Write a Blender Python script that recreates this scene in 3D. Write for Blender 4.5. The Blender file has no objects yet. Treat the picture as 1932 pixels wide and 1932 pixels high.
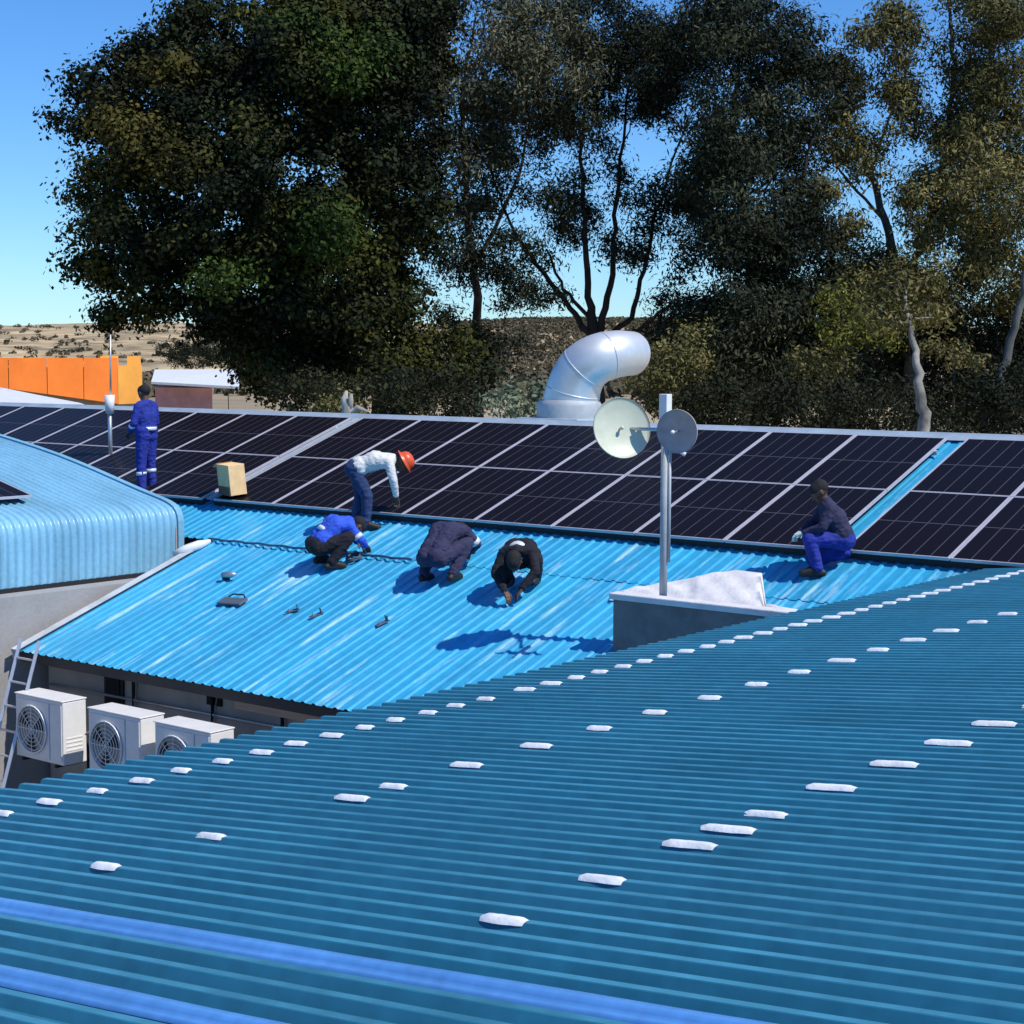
import bpy, bmesh, math, random
import numpy as np
from mathutils import Vector, Matrix, noise
random.seed(7); rng = np.random.default_rng(7)
S = bpy.context.scene; COL = S.collection

# ------------------------------------------------------------ camera
F, HY, ROLL, AZ, P1, P2 = 3243., 676.77, .004227, .6764872, .33703, .104635   # focal length and angles read off the roof lines
CX = CY = 966.; ZC = 6.7
pit = math.atan((CY-HY)/F)
_f = np.array([0, math.cos(pit), -math.sin(pit)]); _r = np.array([1, 0, 0.]); _u = np.cross(_r, _f)
_r2 = _r*math.cos(ROLL)+_u*math.sin(ROLL); _u2 = -_r*math.sin(ROLL)+_u*math.cos(ROLL)
def _tw(v):
    c, s = math.cos(AZ), math.sin(AZ)
    return np.array([v[0]*c-v[1]*s, v[0]*s+v[1]*c, v[2]])
FW, RT, UP = _tw(_f), _tw(_r2), _tw(_u2)
O = np.array([0, 0, ZC])
def at(px, py, d):
    """world point that lies d metres along the view at a picture position (1932 px wide picture)"""
    return O+(FW*F+RT*(px-CX)+UP*(CY-py))/F*d
cam_d = bpy.data.cameras.new('camera'); cam = bpy.data.objects.new('camera', cam_d); COL.objects.link(cam)
cam_d.angle = 2*math.atan(CX/F); cam_d.clip_end = 9000; cam_d.clip_start = .05
M4 = Matrix((( RT[0], UP[0], -FW[0], O[0]), (RT[1], UP[1], -FW[1], O[1]), (RT[2], UP[2], -FW[2], O[2]), (0, 0, 0, 1)))
cam.matrix_world = M4
S.camera = cam

# ------------------------------------------------------------ light
SUN = Vector((.60, .07, .79)).normalized()
w = bpy.data.worlds.new('World'); S.world = w; w.use_nodes = True
nt = w.node_tree; bg = nt.nodes['Background']
sky = nt.nodes.new('ShaderNodeTexSky'); sky.sky_type = 'NISHITA'; sky.sun_disc = False
sky.sun_elevation = math.asin(SUN.z); sky.sun_rotation = math.atan2(SUN.x, SUN.y)
sky.altitude = 600; sky.air_density = 1.0; sky.dust_density = .05; sky.ozone_density = 3.2
hs = nt.nodes.new('ShaderNodeHueSaturation'); hs.inputs['Saturation'].default_value = 1.2
tn = nt.nodes.new('ShaderNodeVectorMath'); tn.operation = 'MULTIPLY'; tn.inputs[1].default_value = (.66, .93, 1.24)
nt.links.new(sky.outputs[0], hs.inputs['Color']); nt.links.new(hs.outputs[0], tn.inputs[0]); nt.links.new(tn.outputs[0], bg.inputs[0]); bg.inputs[1].default_value = .125
sl = bpy.data.lights.new('sun', 'SUN'); sl.energy = 4.3; sl.angle = math.radians(.5); sl.color = (1, .955, .89)
so = bpy.data.objects.new('sun', sl); COL.objects.link(so); so.rotation_euler = SUN.to_track_quat('Z', 'Y').to_euler(); so.location = (0, 0, 60)
S.view_settings.view_transform = 'Standard'; S.view_settings.look = 'None'; S.view_settings.exposure = 0; S.view_settings.gamma = 1
S.render.engine = 'CYCLES'; S.cycles.max_bounces = 6; S.cycles.transparent_max_bounces = 4

# ------------------------------------------------------------ materials
def mat(name, col, rough=.6, metal=0., var=0., vscale=3., stretch=(1, 1, 1), col2=None, bump=0., bscale=40., spec=.5, coat=0., var2=0., vs2=20., wear_glare=None, wear_glare_t=.62):
    m = bpy.data.materials.new(name); m.use_nodes = True; n = m.node_tree.nodes; L = m.node_tree.links
    b = n['Principled BSDF']; b.inputs['Roughness'].default_value = rough; b.inputs['Metallic'].default_value = metal
    b.inputs['Specular IOR Level'].default_value = spec
    if coat: b.inputs['Coat Weight'].default_value = coat; b.inputs['Coat Roughness'].default_value = .12
    c = (*col, 1)
    b.inputs['Base Color'].default_value = c
    tc = n.new('ShaderNodeTexCoord'); mp = n.new('ShaderNodeMapping'); mp.inputs['Scale'].default_value = stretch
    oi = n.new('ShaderNodeObjectInfo'); om = n.new('ShaderNodeMath'); om.operation = 'MULTIPLY'; om.inputs[1].default_value = 57.; L.new(oi.outputs['Random'], om.inputs[0])
    ov = n.new('ShaderNodeVectorMath'); ov.operation = 'ADD'; L.new(tc.outputs['Object'], ov.inputs[0]); L.new(om.outputs[0], ov.inputs[1])
    L.new(ov.outputs[0], mp.inputs[0])
    if var or col2:
        nz = n.new('ShaderNodeTexNoise'); nz.inputs['Scale'].default_value = vscale; nz.inputs['Detail'].default_value = 6; nz.inputs['Roughness'].default_value = .62
        L.new(mp.outputs[0], nz.inputs['Vector'])
        rp = n.new('ShaderNodeValToRGB'); rp.color_ramp.elements[0].position = .32; rp.color_ramp.elements[1].position = .68
        a = tuple(x*(1-var) for x in col); d = col2 or tuple(min(1, x*(1+var)) for x in col)
        rp.color_ramp.elements[0].color = (*a, 1); rp.color_ramp.elements[1].color = (*d, 1)
        L.new(nz.outputs[0], rp.inputs[0]); out = rp.outputs[0]
        if var2:
            n2 = n.new('ShaderNodeTexNoise'); n2.inputs['Scale'].default_value = vs2; n2.inputs['Detail'].default_value = 3
            L.new(tc.outputs['Object'], n2.inputs['Vector'])
            mr = n.new('ShaderNodeMapRange'); mr.inputs[3].default_value = 1-var2; mr.inputs[4].default_value = 1+var2; mr.inputs[1].default_value = .3; mr.inputs[2].default_value = .7
            L.new(n2.outputs[0], mr.inputs[0])
            mx = n.new('ShaderNodeVectorMath'); mx.operation = 'SCALE'; L.new(out, mx.inputs[0]); L.new(mr.outputs[0], mx.inputs['Scale']); out = mx.outputs[0]
        if wear_glare:
            m3 = n.new('ShaderNodeMapping'); m3.inputs['Scale'].default_value = (stretch[0]*3, stretch[1]*3, 1); L.new(ov.outputs[0], m3.inputs[0])
            n3 = n.new('ShaderNodeTexNoise'); n3.inputs['Scale'].default_value = 1.6; n3.inputs['Detail'].default_value = 8; n3.inputs['Roughness'].default_value = .7; L.new(m3.outputs[0], n3.inputs['Vector'])
            r3 = n.new('ShaderNodeMapRange'); r3.inputs[1].default_value = wear_glare_t; r3.inputs[2].default_value = wear_glare_t+.12; r3.inputs[3].default_value = 0; r3.inputs[4].default_value = .75; L.new(n3.outputs[0], r3.inputs[0])
            x3 = n.new('ShaderNodeMix'); x3.data_type = 'RGBA'; L.new(r3.outputs[0], x3.inputs[0]); L.new(out, x3.inputs['A']); x3.inputs['B'].default_value = (*wear_glare, 1); out = x3.outputs['Result']
        L.new(out, b.inputs['Base Color'])
    if bump:
        nb = n.new('ShaderNodeTexNoise'); nb.inputs['Scale'].default_value = bscale; nb.inputs['Detail'].default_value = 4
        bp = n.new('ShaderNodeBump'); bp.inputs['Strength'].default_value = bump; bp.inputs['Distance'].default_value = .02
        L.new(mp.outputs[0], nb.inputs['Vector']); L.new(nb.outputs[0], bp.inputs['Height']); L.new(bp.outputs[0], b.inputs['Normal'])
    return m
MT = {}
MT['blue_light'] = mat('bright blue paint', (.036, .36, .60), .36, 0, .22, 1.3, (1, .12, .3), bump=.15, bscale=5, var2=.10, vs2=7, wear_glare=(.42, .68, .80), wear_glare_t=.57)  # own bright blue; pale streaks paint in rib glare along with patchy wear
MT['blue_light2'] = mat('bright blue paint fresher', (.042, .385, .64), .34, 0, .18, 1.7, (1, .12, .3), bump=.15, bscale=5, var2=.08, vs2=6, wear_glare=(.44, .70, .82), wear_glare_t=.54)  # fresher blue, again with painted glare streaks and wear
MT['blue_pale'] = mat('faded pale blue paint', (.22, .47, .62), .34, 0, .16, 1.5, (.3, 1, .3), bump=.1, bscale=5, var2=.08, wear_glare=(.12, .33, .50), wear_glare_t=.60)
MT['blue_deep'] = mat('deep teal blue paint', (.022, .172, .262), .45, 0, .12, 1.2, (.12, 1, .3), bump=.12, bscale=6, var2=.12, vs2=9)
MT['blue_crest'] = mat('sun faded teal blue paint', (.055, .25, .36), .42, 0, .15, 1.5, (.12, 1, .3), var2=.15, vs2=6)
MT['blue_royal'] = mat('bright cobalt blue paint', (.10, .30, .66), .36, 0, .12, 2, (.3, 1, .3), bump=.1, bscale=8, var2=.08)
MT['white'] = mat('white paint', (.78, .79, .78), .5, 0, .06, 4)
MT['patch'] = mat('white sealant', (.88, .89, .87), .55, 0, .16, 12, bump=.15, bscale=50)
MT['wall'] = mat('grey plaster', (.34, .33, .315), .9, 0, .10, 1.2, bump=.2, bscale=30, var2=.05)
MT['wall_dark'] = mat('dull grey wall', (.36, .335, .31), .9, 0, .15, 1.5, bump=.2, bscale=30)
MT['ac'] = mat('cream white enamel', (.82, .80, .76), .4, 0, .05, 6)
MT['ac_dark'] = mat('grey grille', (.32, .31, .29), .6)
MT['black'] = mat('black rubber', (.012, .012, .014), .7)
MT['dark'] = mat('dark recess', (.008, .008, .010), .9)
MT['alu'] = mat('anodised aluminium', (.60, .60, .64), .38, .55, .08, 8)
MT['frame'] = mat('aluminium frame', (.56, .54, .58), .4, .15, .1, 5)
MT['galv'] = mat('galvanised steel', (.52, .55, .57), .42, .75, .12, 6, bump=.05, bscale=14)
MT['matte'] = mat('dull galvanised steel', (.42, .45, .46), .65, .15, .12, 6, bump=.05, bscale=14)
MT['duct'] = mat('spun aluminium', (.70, .72, .72), .46, .50, .06, 5, bump=.05, bscale=5)
MT['flash'] = mat('blue grey flashing', (.05, .10, .19), .5, .2, .2, 4)
MT['dish'] = mat('cream dish plastic', (.62, .65, .50), .38, 0, .08, 6)
MT['dish_grey'] = mat('grey dish plastic', (.48, .40, .38), .5, 0, .12, 8)
MT['conc'] = mat('pale cement', (.72, .70, .69), .85, 0, .10, 4, bump=.4, bscale=22)
MT['conc_dark'] = mat('dark weathered cement', (.19, .175, .17), .9, 0, .25, 3, bump=.4, bscale=22)
MT['orange'] = mat('orange cladding', (.93, .22, .02), .5, 0, .12, .8)
MT['amber'] = mat('sunlit amber cladding', (.93, .40, .055), .5, 0, .12, .8)  # amber shift paints sunlight into the end face's orange
MT['pink'] = mat('dusty pink plaster', (.56, .29, .27), .9, 0, .2, 1)
MT['skin'] = mat('brown skin', (.10, .05, .032), .55)
MT['hair'] = mat('black hair', (.012, .010, .010), .8, bump=.5, bscale=150)
MT['royal'] = mat('royal blue cotton', (.014, .030, .27), .85, 0, .2, 9, bump=.5, bscale=24)
MT['royal2'] = mat('bright blue cotton', (.03, .10, .62), .85, 0, .2, 9, bump=.5, bscale=24)
MT['navy'] = mat('navy cotton', (.030, .030, .075), .9, 0, .3, 9, bump=.5, bscale=24)
MT['blackcloth'] = mat('black cotton', (.010, .009, .014), .9, 0, .3, 9, bump=.5, bscale=24)
MT['jeans'] = mat('blue denim', (.018, .042, .12), .9, 0, .3, 12, bump=.4, bscale=30)
MT['shirt'] = mat('white cotton', (.68, .68, .64), .9, 0, .08, 9, bump=.5, bscale=20)
MT['reflect'] = mat('silver reflective tape', (.72, .76, .80), .4, .1)
MT['helmet'] = mat('orange red plastic', (.74, .10, .03), .35)
MT['glove'] = mat('pale work glove', (.50, .60, .58), .9)
MT['boot'] = mat('black leather', (.015, .013, .013), .6)
MT['card'] = mat('tan cardboard', (.92, .62, .30), .85, 0, .1, 8)
MT['card_in'] = mat('brown cardboard', (.20, .10, .055), .9)
MT['bark'] = mat('dark brown bark', (.035, .028, .022), .95, 0, .4, 3, (3, 3, .6), bump=.8, bscale=12)
MT['bark_pale'] = mat('pale smooth bark', (.34, .32, .27), .85, 0, .4, 2.2, (2, 2, .5), bump=.4, bscale=10)
MT['bark_mid'] = mat('grey mottled bark', (.10, .105, .10), .9, 0, .5, 1.4, (2, 2, .5), bump=.6, bscale=10)
MT['tool'] = mat('grey tool plastic', (.10, .12, .15), .5)
MT['timber'] = mat('raw timber', (.42, .32, .26), .8, 0, .15, 3, (.3, 3, 3))

def panel_mat():
    m = bpy.data.materials.new('solar cells under glass'); m.use_nodes = True; n = m.node_tree.nodes; L = m.node_tree.links
    b = n['Principled BSDF']; b.inputs['Roughness'].default_value = .34; b.inputs['Specular IOR Level'].default_value = .06
    tc = n.new('ShaderNodeTexCoord'); sp = n.new('ShaderNodeSeparateXYZ'); L.new(tc.outputs['Object'], sp.inputs[0])
    def line(out, pitch, off, wd):
        a = n.new('ShaderNodeMath'); a.operation = 'ADD'; a.inputs[1].default_value = off; L.new(out, a.inputs[0])
        d = n.new('ShaderNodeMath'); d.operation = 'DIVIDE'; d.inputs[1].default_value = pitch; L.new(a.outputs[0], d.inputs[0])
        f = n.new('ShaderNodeMath'); f.operation = 'FRACT'; L.new(d.outputs[0], f.inputs[0])
        s = n.new('ShaderNodeMath'); s.operation = 'SUBTRACT'; s.inputs[1].default_value = .5; L.new(f.outputs[0], s.inputs[0])
        ab = n.new('ShaderNodeMath'); ab.operation = 'ABSOLUTE'; L.new(s.outputs[0], ab.inputs[0])
        g = n.new('ShaderNodeMath'); g.operation = 'GREATER_THAN'; g.inputs[1].default_value = .5-wd/pitch/2; L.new(ab.outputs[0], g.inputs[0])
        return g.outputs[0]
    def mx(a, b_): 
        k = n.new('ShaderNodeMath'); k.operation = 'MAXIMUM'; L.new(a, k.inputs[0]); L.new(b_, k.inputs[1]); return k.outputs[0]
    lx = line(sp.outputs[0], 1.23/6, 1.23/2, .012)
    ly = line(sp.outputs[1], 1.66/20, 1.66/2, .005)
    fx = line(sp.outputs[0], 1.23/60, 1.23/2, .0022)
    mid = n.new('ShaderNodeMath'); mid.operation = 'ABSOLUTE'; L.new(sp.outputs[1], mid.inputs[0])
    mm = n.new('ShaderNodeMath'); mm.operation = 'LESS_THAN'; mm.inputs[1].default_value = .009; L.new(mid.outputs[0], mm.inputs[0])
    r = n.new('ShaderNodeMix'); r.data_type = 'RGBA'; r.inputs['A'].default_value = (.009, .006, .007, 1); r.inputs['B'].default_value = (.085, .08, .095, 1)
    L.new(mx(lx, mm.outputs[0]), r.inputs[0])
    r2 = n.new('ShaderNodeMix'); r2.data_type = 'RGBA'; r2.inputs['B'].default_value = (.022, .022, .032, 1)
    L.new(mx(ly, fx), r2.inputs[0]); L.new(r.outputs['Result'], r2.inputs['B']); 
    r3 = n.new('ShaderNodeMix'); r3.data_type = 'RGBA'; r3.inputs['B'].default_value = (.02, .02, .03, 1); L.new(r.outputs['Result'], r3.inputs['A'])
    sc = n.new('ShaderNodeMath'); sc.operation = 'MULTIPLY'; sc.inputs[1].default_value = .3; L.new(mx(ly, fx), sc.inputs[0]); L.new(sc.outputs[0], r3.inputs[0])
    L.new(r3.outputs['Result'], b.inputs['Base Color'])
    return m
MT['cells'] = panel_mat()

def leaf_mat(name, c1, c2, c3, scale=.7):
    m = bpy.data.materials.new(name); m.use_nodes = True; n = m.node_tree.nodes; L = m.node_tree.links
    b = n['Principled BSDF']; b.inputs['Roughness'].default_value = .7; b.inputs['Specular IOR Level'].default_value = .14
    g = n.new('ShaderNodeNewGeometry'); tc = n.new('ShaderNodeTexCoord')
    nz = n.new('ShaderNodeTexNoise'); nz.inputs['Scale'].default_value = scale; nz.inputs['Detail'].default_value = 2; L.new(tc.outputs['Object'], nz.inputs['Vector'])
    ad = n.new('ShaderNodeMath'); ad.operation = 'MULTIPLY_ADD'; ad.inputs[1].default_value = .30; ad.inputs[2].default_value = -.15; L.new(g.outputs['Random Per Island'], ad.inputs[0])
    a2 = n.new('ShaderNodeMath'); a2.operation = 'ADD'; L.new(ad.outputs[0], a2.inputs[0]); L.new(nz.outputs[0], a2.inputs[1])
    rp = n.new('ShaderNodeValToRGB'); e = rp.color_ramp.elements; e[0].position = .25; e[0].color = (*c1, 1); e[1].position = .8; e[1].color = (*c3, 1)
    k = e.new(.5); k.color = (*c2, 1); L.new(a2.outputs[0], rp.inputs[0]); L.new(rp.outputs[0], b.inputs['Base Color'])
    return m

# ------------------------------------------------------------ helpers
class MB:
    def __init__(s): s.v = []; s.f = []
    def add(s, v, f):
        o = len(s.v); s.v += [tuple(map(float, p)) for p in v]; s.f += [tuple(i+o for i in q) for q in f]; return s
    def box(s, x0, x1, y0, y1, z0, z1):
        v = [(x, y, z) for z in (z0, z1) for y in (y0, y1) for x in (x0, x1)]
        return s.add(v, [(0, 2, 3, 1), (4, 5, 7, 6), (0, 1, 5, 4), (2, 6, 7, 3), (0, 4, 6, 2), (1, 3, 7, 5)])
    def tube(s, pts, rad, n=10, cap=True):
        pts = [np.array(p, float) for p in pts]; k = len(pts)
        rad = [rad]*k if np.isscalar(rad) else list(rad)
        ref = None; vs = []
        for i, p in enumerate(pts):
            t = pts[min(i+1, k-1)]-pts[max(i-1, 0)]; t /= np.linalg.norm(t)+1e-9
            if ref is None: ref = np.array([0, 0, 1.]) if abs(t[2]) < .9 else np.array([1., 0, 0])
            a = np.cross(t, ref); a /= np.linalg.norm(a)+1e-9; b = np.cross(a, t); ref = b
            for j in range(n):
                th = 2*math.pi*j/n; vs.append(p+rad[i]*(a*math.cos(th)+b*math.sin(th)))
        fs = [(i*n+j, i*n+(j+1) % n, (i+1)*n+(j+1) % n, (i+1)*n+j) for i in range(k-1) for j in range(n)]
        if cap: fs += [tuple(range(n))[::-1], tuple(range((k-1)*n, k*n))]
        return s.add(vs, fs)
    def lathe(s, prof, n=24, M=None):
        vs = []; k = len(prof)
        for (r, z) in prof:
            for j in range(n):
                th = 2*math.pi*j/n; p = Vector((r*math.cos(th), r*math.sin(th), z)); vs.append(M @ p if M else p)
        fs = [(i*n+j, i*n+(j+1) % n, (i+1)*n+(j+1) % n, (i+1)*n+j) for i in range(k-1) for j in range(n)]
        return s.add(vs, fs)
    def prism(s, poly, y0, y1):
        """polygon in x,z pushed from y0 to y1"""
        n = len(poly); v = [(x, y0, z) for x, z in poly]+[(x, y1, z) for x, z in poly]
        return s.add(v, [tuple(range(n)), tuple(range(2*n-1, n-1, -1))]+[(i, i+n, (i+1) % n+n, (i+1) % n) for i in range(n)])
    def mesh(s, name, m=None, smooth=False):
        me = bpy.data.meshes.new(name); me.from_pydata(s.v, [], s.f); me.update()
        bm = bmesh.new(); bm.from_mesh(me); bmesh.ops.recalc_face_normals(bm, faces=bm.faces); bm.to_mesh(me); bm.free()
        if m: me.materials.append(m)
        if smooth: me.polygons.foreach_set('use_smooth', [True]*len(me.polygons))
        return me
    def obj(s, name, m, parent=None, smooth=False, bevel=0, **k):
        o = bpy.data.objects.new(name, s.mesh(name, m, smooth)); COL.objects.link(o)
        if parent: o.parent = parent
        if bevel:
            b = o.modifiers.new('bevel', 'BEVEL'); b.width = bevel; b.segments = 2; b.limit_method = 'ANGLE'
        for a, c in k.items(): o[a] = c
        return o
def thing(name, label, cat, group=None, loc=(0, 0, 0), rz=0, R=None):
    o = bpy.data.objects.new(name, None); COL.objects.link(o); o.empty_display_size = .2
    if R is not None: o.matrix_world = R
    else: o.location = loc; o.rotation_euler = (0, 0, rz)
    o['label'] = label; o['category'] = cat
    if group: o['group'] = group
    return o
def link(name, me, parent, M=None, **k):
    o = bpy.data.objects.new(name, me); COL.objects.link(o)
    if parent: o.parent = parent
    if M is not None: o.matrix_local = M
    for a, c in k.items(): o[a] = c
    return o
def tag(o, label, cat, group=None):
    o['label'] = label; o['category'] = cat
    if group: o['group'] = group
    return o

# roof frames: local x along the ribs' cross direction, local y up the slope, z out of the sheet
D1 = 7.878; D2 = 1.42
n1 = np.array([0, -math.sin(P1), math.cos(P1)]); s1 = np.array([0, math.cos(P1), math.sin(P1)])
n2 = np.array([-math.sin(P2), 0, math.cos(P2)]); s2 = np.array([-math.cos(P2), 0, -math.sin(P2)])
def frame(x, y, z, o): return Matrix(((x[0], y[0], z[0], o[0]), (x[1], y[1], z[1], o[1]), (x[2], y[2], z[2], o[2]), (0, 0, 0, 1)))
RF1 = frame(np.array([1, 0, 0]), s1, n1, O-n1*D1)          # big sunlit roof
RF2 = frame(np.array([0, 1., 0]), s2, n2, O-n2*D2)         # near roof: local x = world Y, local y = down the slope
RF2[0][2], RF2[1][2], RF2[2][2] = n2
def on1(x, d, off=0): return RF1 @ Vector((x, d, off))
def sheet(width, length, pitch, h, mat_, segs=8, bends=1, wob=0.):
    """one corrugated roof sheet: ribs along local y, from 0 to length"""
    nx = int(round(width/pitch))*segs; m = MB(); xs = [i*pitch/segs for i in range(nx+1)]
    ys = [length*i/bends for i in range(bends+1)]
    v = []
    for y in ys:
        for i, x in enumerate(xs):
            t = (i % segs)/segs
            z = h*(.5-.5*math.cos(2*math.pi*t))**1.15
            v.append((x, y, z))
    k = nx+1
    f = [(j*k+i, j*k+i+1, (j+1)*k+i+1, (j+1)*k+i) for j in range(bends) for i in range(nx)]
    return m.add(v, f)

def rib_sheet(width, length, pitch, h, crest_w, run):
    """sheet with narrow flat topped ribs, one rib in the middle of every pitch"""
    n_ = int(round(width/pitch)); p = [(0, 0)]
    for k in range(n_):
        c = (k+.5)*pitch
        p += [(c-crest_w/2-run, 0), (c-crest_w/2, h*.93), (c-crest_w/2+.004, h), (c+crest_w/2-.004, h), (c+crest_w/2, h*.93), (c+crest_w/2+run, 0)]
    p.append((n_*pitch, 0)); k = len(p)
    return MB().add([(a, y, b) for y in (0, length) for a, b in p], [(i, i+1, k+i+1, k+i) for i in range(k-1)])

# ------------------------------------------------------------ ground, hills
def hillmesh():
    nx, ny = 160, 26; v = []
    for j in range(ny):
        for i in range(nx):
            a = -1.35+2.3*i/(nx-1)             # azimuth from the view direction
            d = 700+(2600-700)*(j/(ny-1))**1.2
            h = 43*max(0, math.sin(min(1, j/(ny-8))*math.pi/2))**1.5
            h *= 1+.10*math.sin(a*9+1)+.05*math.sin(a*23)+.03*math.sin(a*57+j)
            h += rng.normal(0, .35)
            ang = math.atan2(FW[1], FW[0])-a
            v.append((d*math.cos(ang), d*math.sin(ang), h if j else -2))
    f = [(j*nx+i, j*nx+i+1, (j+1)*nx+i+1, (j+1)*nx+i) for j in range(ny-1) for i in range(nx-1)]
    return MB().add(v, f)
MT['dry'] = mat('dry winter grass', (.15, .12, .07), .95, 0, .5, .012, col2=(.50, .38, .22))
MT['hill'] = mat('dry hillside', (.26, .20, .10), .95, 0, .45, .020, (1, 1, 8), col2=(.66, .49, .26), var2=.35, vs2=.09)
g = MB().add([(-6000, -4000, 0), (6000, -4000, 0), (6000, 6000, 0), (-6000, 6000, 0)], [(0, 1, 2, 3)]).obj('ground', MT['dry']); g['kind'] = 'structure'
hl = hillmesh().obj('hills', MT['hill'], smooth=True); hl['kind'] = 'structure'
yd = MB().box(-24, -2, 2, 13.4, .004, .03).obj('yard_paving', mat('yard concrete', (.10, .10, .10), .9, 0, .3, 2, bump=.3)); yd['kind'] = 'structure'

# ------------------------------------------------------------ big sunlit roof (the panelled one)
bl = thing('blue_roofed_building', 'long building with bright sunlit blue corrugated roof carrying the solar panels', 'building', loc=(0, 0, 0))
RP = .165; SW = RP*4
DE, DL, DR = 11.22, 14.80, 19.50     # slope distance of the eave, of the sheet lap and of the ridge
DE = (13.1-RF1.translation.y)/math.cos(P1)
DL = (16.42-RF1.translation.y)/math.cos(P1)
DR = 19.52
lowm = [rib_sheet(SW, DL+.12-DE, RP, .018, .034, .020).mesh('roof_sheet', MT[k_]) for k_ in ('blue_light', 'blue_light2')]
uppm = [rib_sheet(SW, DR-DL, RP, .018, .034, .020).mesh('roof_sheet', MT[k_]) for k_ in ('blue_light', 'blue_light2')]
x = -18.66
i = 0
while x < -3:
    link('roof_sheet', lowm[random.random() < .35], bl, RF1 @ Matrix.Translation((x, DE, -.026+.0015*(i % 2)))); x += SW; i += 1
x = -18.66-SW*25; i = 0
while x < -1:
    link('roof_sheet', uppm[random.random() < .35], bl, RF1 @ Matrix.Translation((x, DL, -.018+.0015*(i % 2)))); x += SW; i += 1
XL, XR = -18.66-SW*25, -1.
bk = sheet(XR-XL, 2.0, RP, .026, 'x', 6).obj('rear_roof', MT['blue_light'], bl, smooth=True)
rp_ = on1(XL, DR, -.02)
bk.matrix_local = Matrix.Translation(rp_) @ Matrix.Rotation(-P1, 4, 'X')
rc = MB()
for sgn, nn in ((1, s1),):
    pass
ry, rz = rp_.y, rp_.z+.045
rc.prism([(0, 0)]*3, 0, 0) if False else None
rc.add([(XL, ry-.20, rz-.07), (XL, ry-.05, rz-.01), (XL, ry, rz+.02), (XL, ry+.05, rz-.01), (XL, ry+.2, rz-.07),
        (XR, ry-.20, rz-.07), (XR, ry-.05, rz-.01), (XR, ry, rz+.02), (XR, ry+.05, rz-.01), (XR, ry+.2, rz-.07)],
       [(k, k+1, k+6, k+5) for k in range(4)])
MT['cap'] = mat('pale blue ridge metal', (.38, .46, .52), .4, .1, .15, 3)
rc.obj('ridge_cap', MT['cap'], bl)
# verge flashing in white along the left edge of the lower roof
vf = MB(); L0, L1 = DE-.06, DL-.42
vf.box(-.12, .01, L0, L1, .012, .03).box(-.12, -.105, L0, L1, -.12, .03)
o = vf.obj('verge_flashing', mat('weathered white trim', (.60, .62, .62), .6, 0, .2, 3), bl); o.matrix_local = RF1 @ Matrix.Translation((-18.62, 0, .005))
# eave: purlin ends, fascia, walls
ye, ze = on1(0, DE).y, on1(0, DE).z
MB().box(-18.7, -3, ye+.05, ye+.09, ze-.16, ze-.035).obj('fascia', MT['timber'] if False else mat('dark fascia', (.045, .04, .038), .8), bl)
MB().box(-18.75, -8, 13.62, 13.8, 0, 2.78).box(-8, -1, 13.62, 13.8, 0, 2.9).obj('wall', MT['wall_dark'], bl)
MB().box(-34.5, -34.3, 16.6, 22.6, 0, 4.2).box(-34.3, -1, 22.45, 22.6, 0, 5.0).obj('wall', MT['wall'], bl)
MB().box(-34.3, -18.9, 16.42, 16.55, 0, 3.9).obj('wall', MT['wall'], bl)
wf = MB().box(-17.55, -17.18, 13.585, 13.62, 1.7, 2.74).obj('window', MT['black'], bl)
MB().box(-17.5, -17.23, 13.57, 13.583, 1.75, 2.69).obj('pane', MT['dark'], wf)
MB().box(-15.6, -15.35, 13.585, 13.62, 2.55, 2.75).obj('vent', MT['dark'], bl)
MB().box(-14.9, -12.6, 13.40, 13.48, 2.62, 2.72).obj('beam', MT['timber'], bl, bevel=.005, label='pale timber beam below the eave')
# cable and its clips lying across the lap
cb = MB(); pts = []
for k in range(60):
    xx = -18.7+k*(3.9)/59; pts.append(on1(xx, DL-.05+.012*math.sin(k*.9), .028))
cb.tube(pts, .016, 6)
tag(cb.obj('power_cable', MT['flash'], smooth=True), 'dark cable lying across the blue roof below the panels', 'cable')

# ------------------------------------------------------------ solar panels
PWD, PLN, PP, PR = 1.275, 1.725, 1.29, 1.735
LIFT = .12
pm = MB(); hw, hl_ = PWD/2, PLN/2; fwid = .022
fy = .013; fr = MB().box(-hw, hw, -hl_, -hl_+fy, -.035, 0).box(-hw, hw, hl_-fy, hl_, -.035, 0).box(-hw, -hw+fwid, -hl_+fy, hl_-fy, -.035, 0).box(hw-fwid, hw, -hl_+fy, hl_-fy, -.035, 0).mesh('frame', MT['frame'])
gl = MB().box(-hw+fwid, hw-fwid, -hl_+fy, hl_-fy, -.012, -.004).mesh('glass', MT['cells'])
jb = MB().box(-.1, .1, .1, .2, -.03, -.0125).mesh('junction_box', MT['black'])
nums = ['first', 'second', 'third', 'fourth', 'fifth', 'sixth', 'seventh', 'eighth', 'ninth', 'tenth', 'eleventh', 'twelfth', 'thirteenth']
D0 = 15.70
def place_panel(xc, row, label):
    dc = D0+PLN/2+row*PR
    t = thing('solar_panel', label, 'solar panel', 'solar panels on the blue roof', R=RF1 @ Matrix.Translation((xc, dc, LIFT+random.uniform(-.002, .002))))
    link('frame', fr, t); link('glass', gl, t); link('junction_box', jb, t)
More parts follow.
